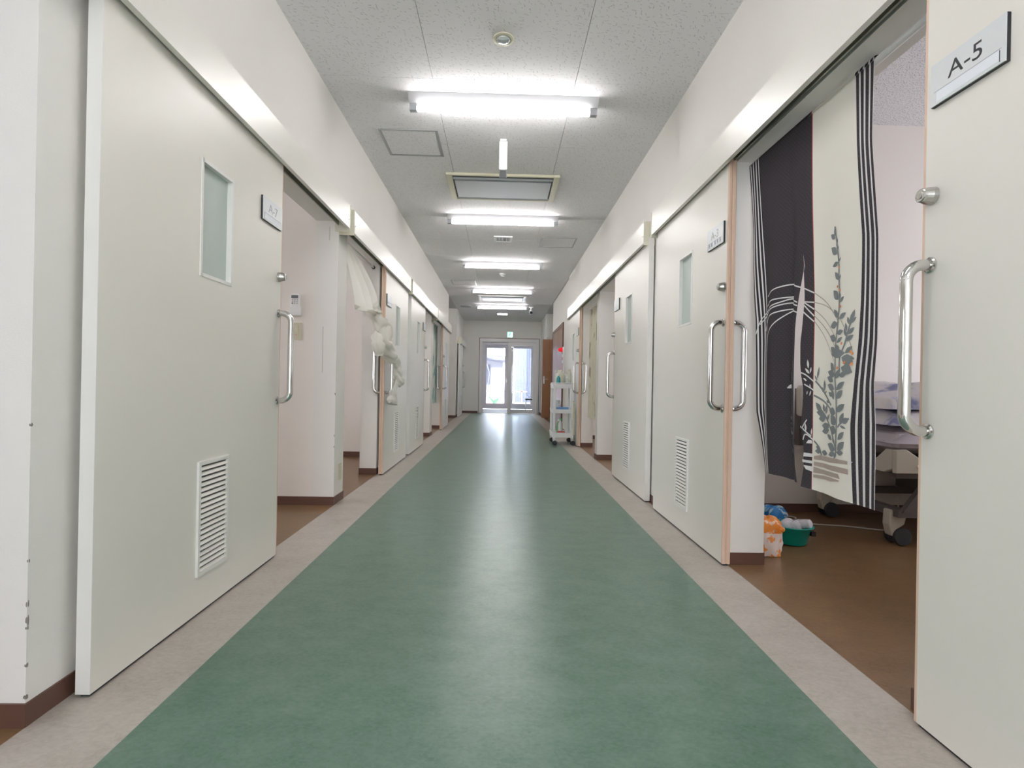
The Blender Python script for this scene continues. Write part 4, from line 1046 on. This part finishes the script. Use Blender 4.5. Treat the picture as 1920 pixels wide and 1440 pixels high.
def lumpy(path, radii, seg=40, ridges=4, twist=5.0, flat=.78, amp=.13):
    b = MB(); n0 = 0; P = []
    # resample
    pts = [Vector(p) for p in path]; q = []
    for i in range(len(pts)-1):
        p0 = pts[max(i-1, 0)]; p1 = pts[i]; p2 = pts[i+1]; p3 = pts[min(i+2, len(pts)-1)]
        for k in range(10):
            t_ = k/10; q.append((.5*((2*p1)+(-p0+p2)*t_+(2*p0-5*p1+4*p2-p3)*t_*t_+(-p0+3*p1-3*p2+p3)*t_**3), radii[i]+(radii[i+1]-radii[i])*t_))
    q.append((pts[-1], radii[-1]))
    N = len(q); a = Vector((1, 0, 0))
    for i, (p, r) in enumerate(q):
        t2 = (q[min(i+1, N-1)][0]-q[max(i-1, 0)][0]).normalized(); a = (a-t2*a.dot(t2)).normalized(); c = t2.cross(a)
        lump = 1+.13*math.sin(i*.62)+.05*math.sin(i*1.3+1)
        for k in range(seg):
            th = 2*math.pi*k/seg
            rr = r*lump*(1+amp*math.sin(ridges*th+i/N*twist*2*math.pi)+.035*math.sin(9*th+i*.5))
            b.v.append(tuple(p+a*math.cos(th)*rr*flat+c*math.sin(th)*rr))
    for i in range(N-1):
        for k in range(seg):
            l = (k+1) % seg; b.f.append((i*seg+k, i*seg+l, (i+1)*seg+l, (i+1)*seg+k)); b.m.append(0)
    b.f.append(tuple(range(seg))[::-1]); b.m.append(0); b.f.append(tuple((N-1)*seg+k for k in range(seg))); b.m.append(0)
    return b
lumpy([(-1.17, 4.62, 1.58), (-1.14, 4.72, 1.45), (-1.10, 4.86, 1.385), (-1.09, 4.72, 1.27), (-1.075, 4.93, 1.17), (-1.04, 5.06, 1.10)], [.07, .075, .085, .08, .075, .05]).build('twisted_part', M['sheer'], o, smooth=True)
lumpy([(-1.13, 4.68, 1.30), (-1.10, 4.60, 1.22), (-1.09, 4.62, 1.13)], [.05, .07, .045], ridges=5, twist=.6, amp=.16).build('loose_fold', M['sheer'], o, smooth=True)
lumpy([(-1.04, 5.04, 1.13), (-1.03, 5.13, 1.03), (-1.015, 5.16, .93), (-1.03, 5.14, .86)], [.05, .055, .065, .045], twist=2).build('twisted_part', M['sheer'], o, smooth=True)
lumpy([(-1.03, 5.14, .90), (-1.045, 5.05, .82), (-1.05, 5.03, .74), (-1.05, 5.02, .68)], [.035, .055, .085, .10], ridges=6, twist=.15, flat=.42, amp=.10).build('hanging_end', M['sheer'], o, smooth=True)
o = thing('curtain_rod', (XS, 4.47, 1.99), 'white tension rod under the lintel carrying the twisted sheer curtain', 'curtain rod')
b = MB(); b.tube([(XS, 3.95, 1.99), (XS, 5.0, 1.99)], .010, 12); b.build('tube', M['white'], o, smooth=True)
b = MB(); b.tube([(XS, 4.985, 1.99), (XS, 5.0, 1.99)], .017, 12); b.build('end_foot', M['black'], o)

def pleated(name, x, y0, y1, z0, z1, mat, label, amp=.03, n=9, z0b=None):
    o = thing(name, (x, (y0+y1)/2, z1), label, 'curtain')
    def fn(u, v):
        y = y0+(y1-y0)*u; k = .4+.6*v; zb = z0 if z0b is None else z0+(z0b-z0)*(1 if u > .45 else 0)
        return (x+amp*k*math.sin(u*n*2*math.pi), y, z1+(zb-z1)*v)
    b = MB(); b.grid(fn, n*8, 16); b.build('cloth', M[mat], o, smooth=True)
    b = MB(); b.tube([(x, y0-.02, z1+.012), (x, y1+.02, z1+.012)], .010, 10); b.build('rod', M['white'], o, smooth=True)
pleated('door_curtain', 1.27, 6.44, 7.49, .44, 1.99, 'brownleaf', 'beige curtain with brown leaf print in the doorway behind the white trolley', .02, 6)
pleated('door_curtain', -1.27, 8.97, 10.16, .51, 1.99, 'aqualeaf', 'pale curtain with aqua leaf print in the far left doorway', .02, 6)

# ------------------------------------------------------------------ first right room: bed, bags, basin, cables
bd = thing('care_bed', (3.3, 3.3, 0), 'cream and grey adjustable care bed behind the half curtain', 'bed')
BY0, BY1 = 2.86, 3.70
b = MB()
prof = [(BY0, .455), (BY0, .56), (BY0+.05, .565), (BY0+.13, .50), (BY1-.13, .50), (BY1-.05, .565), (BY1, .56), (BY1, .455), (BY1-.06, .43), (BY0+.06, .43)]
b.prism(prof, 2.20, 2.235, 'x'); b.build('foot_rail', M['bedcream'], bd, bevel=.006)
b = MB()  # long side rail facing the camera, with moulded end and button caps
b.prism([(2.20, .435), (2.20, .565), (2.26, .57), (2.35, .51), (4.2, .51), (4.2, .435)], BY0-.03, BY0, 'y'); b.build('side_rail', M['bedcream'], bd, bevel=.005)
for xx in (2.33, 2.39, 2.45):
    b = MB(); b.lathe([(.011, 0), (.011, -.006), (.006, -.009)], (xx, BY0-.03, .475), 'y', 14); b.build('rail_cap', M['white'], bd)
b = MB(); b.box(2.24, 4.2, BY0+.02, BY0+.06, .40, .45); b.box(2.24, 4.2, BY1-.06, BY1-.02, .40, .45); b.box(2.35, 2.40, BY0+.06, BY1-.06, .40, .45); b.box(4.1, 4.15, BY0+.06, BY1-.06, .40, .45)
b.prism([(2.45, .40), (2.52, .40), (2.36, .20), (2.30, .20)], BY0+.04, BY0+.075, 'y'); b.prism([(2.45, .40), (2.52, .40), (2.36, .20), (2.30, .20)], BY1-.075, BY1-.04, 'y')
b.box(2.28, 4.1, BY0+.05, BY0+.09, .17, .215); b.box(2.28, 4.1, BY1-.09, BY1-.05, .17, .215); b.box(2.28, 2.34, BY0+.09, BY1-.09, .17, .215)
b.box(2.75, 3.6, BY0+.16, BY1-.16, .24, .36); b.build('undercarriage', M['beddark'], bd)
def caster(x, y, par, r=.052):
    c = MB(); c.prism([(x-.055, .205), (x-.06, .12), (x-.045, .055), (x-.02, .045), (x-.015, .09), (x+.03, .12), (x+.045, .17), (x+.06, .205)], y-.03, y+.03, 'y')
    co = c.build('caster', M['bedcream'], par, bevel=.008); co['label'] = 'cream caster housing with grey wheel'
    for s_ in (-.019, .019):
        q = MB(); q.lathe([(r*.55, -.012), (r*.93, -.012), (r, -.006), (r, .006), (r*.93, .012), (r*.55, .012)], (x+.012, y+s_*1.9, r+.0005), 'y', 20); q.build('wheel', M['rubber'], co)
for x, y in ((2.32, 2.98), (2.32, 3.62), (4.05, 2.98), (4.05, 3.62)): caster(x, y, bd)
b = MB(); b.box(2.22, 4.2, BY0+.01, BY1-.01, .565, .66)
b.build('mattress', M['sheet'], bd, bevel=.03)
def rounded(x0, x1, y0, y1, z0, z1, seed, amp=.02, nx=26, ny=20, ex=.28):
    b = MB(); rn = random.Random(seed); ph = [rn.uniform(0, 6) for _ in range(8)]
    def h(u, v):
        e = (max(0, math.sin(math.pi*min(1, max(0, u)))))**ex*(max(0, math.sin(math.pi*min(1, max(0, v)))))**ex
        return z0+(z1-z0)*e+amp*e*(math.sin(u*9+ph[0]+v*4)+.7*math.sin(v*11+ph[1]-u*6)+.5*math.sin(u*21+v*17+ph[2]))
    b.grid(lambda u, v: (x0+(x1-x0)*u+.012*math.sin(v*17+ph[3]), y0+(y1-y0)*v+.012*math.sin(u*15+ph[4]), h(u, v)), nx, ny)
    b.face([(x0, y0, z0), (x0, y1, z0), (x1, y1, z0), (x1, y0, z0)])
    return b
rounded(2.21, 4.0, 2.84, 3.72, .60, .735, 3, .012).build('folded_blanket', M['sheet'], bd, smooth=True)
du = thing('floral_quilt', (2.7, 3.25, .74), 'rumpled white quilt with blue flowers heaped on the bed', 'quilt')
rounded(2.19, 3.4, 2.86, 3.70, .70, .865, 5, .018).build('lower_fold', M['bedding'], du, smooth=True)
rounded(2.21, 3.1, 2.90, 3.66, .79, .94, 9, .018).build('upper_fold', M['bedding'], du, smooth=True)
# bed grab handle at the far corner
b = MB(); b.prism([(2.075, .72), (2.07, .90), (2.09, .925), (2.125, .92), (2.135, .88), (2.14, .74), (2.12, .71), (2.09, .705)], 3.56, 3.60, 'y'); ho = b.build('bed_end_grip', M['bedcream'], bd, bevel=.01)
b = MB(); b.box(2.10, 2.18, 3.60, 3.66, .50, .90); b.box(2.14, 2.24, 3.60, 3.64, .84, .90); b.build('grip_post', M['beddark'], bd)
# packages by the jamb
def pack(name, x0, x1, y0, y1, z1, mats, label, cat, lean=0, seed=1, two=None, z0=.002):
    o = thing(name, ((x0+x1)/2, (y0+y1)/2, z0), label, cat); rn = random.Random(seed); ph = [rn.uniform(0, 6) for _ in range(6)]
    def side(v0, v1, mi, nm):
        b = MB(); NU, NV = 44, 16
        def fn(u, v):
            v = v0+(v1-v0)*v; a = 2*math.pi*u
            ca, sa = math.cos(a), math.sin(a); k = 3.2; sq_ = (abs(ca)**k+abs(sa)**k)**(-1/k)
            t_ = (1-abs(2*v-1)**6)**.32 if v > .5 else (1-.10*(1-2*v)**3)
            w_ = t_*(1+.05*math.sin(5*a+ph[0]+v*6)+.05*math.sin(9*a+ph[1]-v*11)+.03*math.sin(17*a+v*23+ph[3]))
            return ((x0+x1)/2+(x1-x0)/2*ca*sq_*w_+lean*v, (y0+y1)/2+(y1-y0)/2*sa*sq_*w_, z0+(z1-z0)*v+.006*math.sin(3*a+ph[2])*v)
        b.grid(fn, NU, NV)
        if v0 == 0: b.face([fn(i/NU, 0) for i in range(NU)])
        if v1 >= .99: b.face([fn(i/NU, 1) for i in range(NU)])
        b.build(nm, mi, o, smooth=True)
    side(0, .62, mats[0], 'wrapping'); side(.62, .995, mats[1], 'printed_top')
    return o
o = pack('diaper_pack', 1.375, 1.525, 2.71, 2.86, .205, (M['bag'], M['bagor']), 'crinkly orange and clear plastic pack standing by the right doorway jamb', 'package', -.012, 3)
b = MB(); b.lathe([(.012, 0), (.014, -.006), (.006, -.012)], (1.500, 2.712, .150), 'y', 16); b.build('carry_knot', M['bagor'], o)
o = pack('blue_package', 1.645, 1.775, 3.12, 3.25, .165, (M['blueprint'], M['blueprint']), 'blue and white packet behind the orange pack', 'package', 0, 8)
o = thing('rolled_towel', (1.6, 3.15, .1), 'rolled pale aqua towels on top behind the orange pack', 'towel')
for k, (yy, zz) in enumerate(((3.15, .031), (3.15, .092), (3.15, .153))):
    b = MB(); b.tube([(1.50, yy, zz), (1.515, yy, zz), (1.615, yy+.01, zz), (1.63, yy+.01, zz)], [.024, .030, .030, .024], 16); b.build('roll', M['aqua'], o, smooth=True)
ba = thing('washbasin', (1.70, 2.97, 0), 'round teal plastic washbasin on the brown floor', 'basin')
b = MB(); b.lathe([(.001, .004), (.072, .004), (.078, .010), (.098, .100), (.113, .105), (.114, .110), (.098, .108), (.094, .104), (.074, .014), (.001, .012)], (1.70, 2.97, 0), 'z', 40); b.build('bowl', M['teal'], ba, smooth=True)
b = MB(); b.box(1.775, 1.800, 2.90, 2.93, .06, .085); b.build('rim_notch', M['black'], ba)
for i, (p, q, r) in enumerate((((1.645, 2.95, .095), (1.70, 3.0, .105), .036), ((1.69, 2.93, .100), (1.745, 2.965, .108), .033), ((1.735, 2.945, .118), (1.765, 2.90, .130), .026))):
    o = thing('hand_towel', p, ['white towel roll at the left inside the teal basin', 'white towel roll in the middle of the teal basin', 'white towel roll leaning up on the right of the teal basin'][i], 'towel', 'white towels in the basin')
    P0, P1 = Vector(p), Vector(q); d = (P1-P0)
    b = MB(); b.tube([P0-d*.12, P0, P0+d*.5, P1, P1+d*.12], [r*.6, r, r*1.04, r, r*.6], 18); b.build('roll', M['towel'], o, smooth=True)
    b = MB(); b.tube([P0-d*.14, P0-d*.10], [r*.35, r*.5], 12); b.build('loose_end', M['towel'], o, smooth=True)
o = thing('power_cable', (1.9, 3.5, 0), 'white power cable lying in loops under the bed', 'cable')
pts = [(1.60, 3.72, .24), (1.66, 3.70, .12), (1.68, 3.66, .03), (1.60, 3.50, .006), (1.75, 3.40, .006), (1.95, 3.44, .006), (2.05, 3.55, .006), (1.9, 3.62, .006), (1.78, 3.56, .006), (2.0, 3.40, .006), (2.25, 3.34, .006), (2.5, 3.25, .006), (2.62, 3.35, .03), (2.66, 3.4, .2)]
q = []
for i in range(len(pts)-1):
    p0 = Vector(pts[max(i-1, 0)]); p1 = Vector(pts[i]); p2 = Vector(pts[i+1]); p3 = Vector(pts[min(i+2, len(pts)-1)])
    for k in range(8):
        t_ = k/8; q.append(.5*((2*p1)+(-p0+p2)*t_+(2*p0-5*p1+4*p2-p3)*t_*t_+(-p0+3*p1-3*p2+p3)*t_**3))
b = MB(); b.tube(q, .0045, 8); b.build('lead', M['cable'], o, smooth=True)
b = MB(); b.box(1.585, 1.615, 3.705, 3.729, .225, .255); b.build('plug', M['white'], o)

# ------------------------------------------------------------------ white trolley with bottles
cx0, cx1, cy0, cy1 = .775, 1.085, 7.68, 8.16
ct = thing('service_trolley', ((cx0+cx1)/2, 7.9, 0), 'white three-tier plastic trolley on black casters against the right door', 'trolley')
for z0_, z1_ in ((.115, .185), (.475, .535), (.845, .915)):
    b = MB(); b.box(cx0, cx1, cy0, cy1, z0_, z0_+.012); b.box(cx0, cx0+.012, cy0, cy1, z0_+.012, z1_); b.box(cx1-.012, cx1, cy0, cy1, z0_+.012, z1_)
    b.box(cx0+.012, cx1-.012, cy0, cy0+.012, z0_+.012, z1_); b.box(cx0+.012, cx1-.012, cy1-.012, cy1, z0_+.012, z1_)
    b.box(cx0-.004, cx1+.004, cy0-.004, cy0, z1_-.02, z1_); b.box(cx0-.004, cx0, cy0, cy1, z1_-.02, z1_)
    b.build('tray', M['white'], ct, bevel=.004)
for (x, y) in ((cx0+.02, cy0+.02), (cx1-.02, cy0+.02), (cx0+.02, cy1-.02), (cx1-.02, cy1-.02)):
    b = MB(); b.prism([(x-.018, y-.018), (x+.018, y-.018), (x+.018, y+.018), (x-.018, y+.018)], .10, .935, 'z'); b.build('post', M['white'], ct, bevel=.004)
    c = MB(); c.prism([(x-.02, .10), (x+.02, .10), (x+.028, .045), (x+.012, .03), (x-.008, .03)], y-.018, y+.018, 'y'); co = c.build('caster', M['satin'], ct)
    for s_ in (-.012, .012):
        qd = MB(); qd.lathe([(.012, -.008), (.032, -.008), (.035, -.004), (.035, .004), (.032, .008), (.012, .008)], (x+.012, y+s_*1.9, .0355), 'y', 18); qd.build('wheel', M['rubber'], co)
b = MB(); b.tube([(cx0+.02, cy0+.02, .925), (cx0+.02, cy1-.02, .925)], .007, 8); b.tube([(cx0+.02, cy0+.02, .925), (cx1-.02, cy0+.02, .925)], .007, 8); b.build('top_rail', M['white'], ct, smooth=True)
def bottle(name, x, y, z0_, r, h_, mat, label, cap='white', neck=.35, cat='bottle', pump=False):
    o = thing(name, (x, y, z0_), label, cat)
    b = MB(); b.lathe([(r*.92, 0), (r, .006), (r, h_*.66), (r*.8, h_*.76), (r*neck, h_*.84), (r*neck, h_*.90)], (x, y, z0_), 'z', 20); b.build('body', M[mat], o, smooth=True)
    b = MB(); b.lathe([(r*neck*1.3, h_*.88), (r*neck*1.3, h_*1.0), (r*neck*.9, h_*1.01)], (x, y, z0_), 'z', 14); b.build('cap', M[cap], o)
    if pump:
        b = MB(); b.tube([(x, y, z0_+h_), (x, y, z0_+h_+.03), (x-.04, y, z0_+h_+.035)], .006, 8); b.build('pump', M['white'], o)
    return o
zt_ = .8575
bottle('teal_bottle', .855, 7.76, zt_, .030, .20, 'tealb', 'teal soap bottle at the near left of the trolley top')
bottle('spray_bottle', .985, 7.785, zt_, .026, .17, 'clear', 'clear pump bottle with blue label on the trolley top', 'white', pump=True)
o = thing('blue_box', (.985, 7.72, zt_), 'low blue box at the near edge of the trolley top', 'box'); b = MB(); b.box(.95, 1.035, 7.712, 7.740, zt_, zt_+.075); b.build('body', M['bluep'], o, bevel=.003); b = MB(); b.box(.955, 1.03, 7.713, 7.739, zt_+.075, zt_+.082); b.build('lid', M['white'], o)
o = thing('water_jug', (.93, 7.95, zt_), 'large yellowish clear plastic canister with handle on the trolley top', 'canister')
b = MB(); b.lathe([(.075, 0), (.085, .01), (.085, .17), (.07, .215), (.03, .235), (.03, .25)], (.893, 7.94, zt_), 'z', 24); b.build('body', M['yclear'], o, smooth=True)
b = MB(); b.lathe([(.034, .25), (.034, .272)], (.893, 7.94, zt_), 'z', 16); b.build('cap', M['cream'], o)
b = MB(); b.tube([(.820, 7.94, zt_+.19), (.820, 7.94, zt_+.25), (.86, 7.94, zt_+.272)], .008, 8); b.build('grip', M['yclear'], o, smooth=True)
o = thing('water_jug', (1.0, 7.96, zt_), 'second yellowish clear canister behind the bar handle on the trolley top', 'canister')
b = MB(); b.lathe([(.030, 0), (.036, .01), (.036, .20), (.030, .235), (.02, .25), (.02, .26)], (1.033, 7.86, zt_), 'z', 24); b.build('body', M['yclear'], o, smooth=True)
b = MB(); b.lathe([(.024, .26), (.024, .278)], (1.033, 7.86, zt_), 'z', 16); b.build('cap', M['cream'], o)
z2 = .4875
o = thing('blue_tray', (.94, 7.78, z2), 'pale blue open tray on the middle trolley shelf', 'tray')
b = MB(); b.box(.84, 1.01, 7.72, 7.84, z2, z2+.006); b.box(.84, .846, 7.72, 7.84, z2+.006, z2+.075); b.box(1.004, 1.01, 7.72, 7.84, z2+.006, z2+.075); b.box(.846, 1.004, 7.72, 7.726, z2+.006, z2+.075); b.box(.846, 1.004, 7.834, 7.84, z2+.006, z2+.075); b.build('walls', M['bluep'], o)
b = MB(); b.box(.86, .99, 7.735, 7.825, z2+.006, z2+.06); b.build('folded_cloth', M['towel'], o, bevel=.01)
o = thing('paper_cup_stack', (.87, 7.93, z2), 'white bowls stacked on the middle trolley shelf', 'bowls')
for k in range(3):
    b = MB(); b.lathe([(.028, .0), (.045, .06), (.048, .064), (.042, .06), (.025, .006)], (.87, 7.94, z2+.002+k*.055), 'z', 18); b.build('bowl', M['white'], o, smooth=True)
z3 = .1275
bottle('clear_bottle', .90, 7.80, z3, .035, .27, 'clear', 'tall clear bottle with green contents on the bottom trolley shelf', 'greenp')
bottle('clear_bottle', .90, 8.0, z3, .035, .24, 'greenp', 'green bottle at the back of the bottom trolley shelf')
o = thing('storage_box', (.90, 7.725, z3), 'white box with red lid at the near edge of the bottom trolley shelf', 'box')
b = MB(); b.box(.855, .955, 7.70, 7.755, z3, z3+.062); b.build('body', M['white'], o, bevel=.003); b = MB(); b.box(.85, .96, 7.697, 7.758, z3+.062, z3+.078); b.build('lid', M['red'], o, bevel=.002)
o = thing('corrugated_hose', (1.072, 7.78, .55), 'beige ribbed flexible hose hanging at the right side of the trolley', 'hose')
P = []; R_ = []
for i in range(90):
    zz = .16+.46*i/89; P.append((1.082, 7.652, zz)); R_.append(.0155 if i % 2 else .0115)
b = MB(); b.tube(P, R_, 12); b.build('ribbed_tube', M['cream'], o)
b = MB(); b.tube([(1.082, 7.652, .62), (1.080, 7.655, .645), (1.07, 7.672, .655)], .008, 10); b.build('hook_end', M['cream'], o, smooth=True)

# ------------------------------------------------------------------ stool in the lobby
o = thing('stool', (1.0, 17.2, 0), 'low stool with dark seat standing in the entrance lobby behind glass', 'stool')
b = MB(); b.box(.80, 1.13, 17.05, 17.35, .385, .435); b.build('seat', M['rubber'], o, bevel=.012)
for sx in (.83, 1.10):
    for sy in (17.08, 17.32):
        b = MB(); dx = -.02 if sx < .9 else .02
        b.tube([(sx, sy, .385), (sx+dx, sy, .002)], .014, 10); b.build('leg', M['dframe2'], o, smooth=True)
b = MB(); b.box(.835, 1.095, 17.07, 17.09, .20, .225); b.box(.835, 1.095, 17.31, 17.33, .20, .225); b.build('stretcher', M['dframe2'], o)

# ------------------------------------------------------------------ outdoors beyond the entrance
struct('ground', MB().box(-25, 25, 18.6, 60, -.25, -.06), M['concrete'], 'bright pale forecourt outside the entrance', 'ground')
nb = thing('neighbouring_house', (1.2, 28, 0), 'pale lilac ribbed house wall outside, behind the right door leaf', 'building')
b = MB(); b.box(.75, 9, 28, 34, -.06, 4.6); b.build('wall', M['siding'], nb)
b = MB(); b.prism([(.2, 4.5), (.2, 4.62), (4.9, 6.3), (9.6, 4.62), (9.6, 4.5)], 27.4, 34.4, 'y'); b.build('roof', M['roofm'], nb)
for i in range(22):
    b = MB(); xx = .8+i*.16; b.box(xx, xx+.05, 27.97, 28.0, -.06, 4.5); b.build('siding_rib', M['siding'], nb)
b = MB(); b.tube([(1.45, 27.9, 4.5), (1.45, 27.9, 3.6), (1.45, 27.9, .35), (1.7, 27.7, .2)], .045, 8); b.build('downpipe', M['roofm'], nb)
b = MB(); b.box(1.62, 1.74, 27.6, 27.75, -.06, .25); b.build('drain_box', M['roofm'], nb)
b = MB(); b.tube([(1.45, 27.85, 2.9), (1.75, 27.7, 3.4), (2.7, 27.6, 3.5)], .04, 6); b.box(1.6, 2.8, 27.5, 28, 3.0, 3.06); b.build('awning_bracket', M['roofm'], nb)
h2 = thing('neighbouring_house', (-3, 36, 0), 'white house with low sloping lean-to roof outside, behind the left door leaf', 'building')
b = MB(); b.box(-9, .1, 38, 44, -.06, 5.5); b.build('wall', M['plaster'], h2)
b = MB(); b.prism([(-3.6, 3.25), (-3.6, 3.05), (.3, 2.45), (.3, 2.75)], 34.5, 38, 'y'); b.build('lean_to_roof', M['siding'], h2)
b = MB(); b.prism([(-9.5, 5.4), (-9.5, 5.6), (-4, 7.2), (.8, 5.6), (.8, 5.4)], 37.4, 44.4, 'y'); b.build('roof', M['roofm'], h2)
b = MB(); b.box(-1.5, -.9, 37.9, 38, .9, 2.3); b.build('window', M['siding'], h2)
b = MB(); b.tube([(-1.1, 34.6, 2.6), (-.8, 34.6, 1.6), (-.9, 34.6, .8)], .04, 6); b.build('drain_hose', M['siding'], h2)
fn_ = thing('garden_fence', (0, 26, 0), 'low pink rail fence outside the entrance', 'fence')
b = MB(); b.box(-5, 1.3, 26, 26.04, .52, .57); b.build('top_rail', M['fence'], fn_)
b = MB(); b.box(-5, .6, 23.9, 23.95, -.05, .03); b.build('ground_rail', M['fence'], fn_)
for i in range(5):
    b = MB(); xx = -4+i*1.25; b.box(xx, xx+.06, 26.0, 26.06, -.06, .6); b.build('post', M['fence'], fn_)
gp = thing('garden_plant', (-.3, 23.3, 0), 'small green leafy plant outside, low behind the left door leaf', 'plant')
for i in range(16):
    a = random.uniform(0, 6.28); l = random.uniform(.25, .5); b = MB()
    c0 = Vector((-.3, 23.3, -.06)); dr_ = Vector((math.cos(a)*.5, math.sin(a)*.5, 1)).normalized(); s_ = Vector((-math.sin(a), math.cos(a), 0))*.05
    p1 = c0+dr_*l*.6; p2 = c0+dr_*l+Vector((math.cos(a)*.08, math.sin(a)*.08, -.03))
    b.face([c0, p1-s_, p2, p1+s_]); b.face([c0+Vector((0, 0, .004)), p1+s_+Vector((0, 0, .004)), p2+Vector((0, 0, .004)), p1-s_+Vector((0, 0, .004))]); b.build('leaf', M['leafo'], gp)
for o in list(bpy.data.objects):
    if '_o' in o: del o['_o']
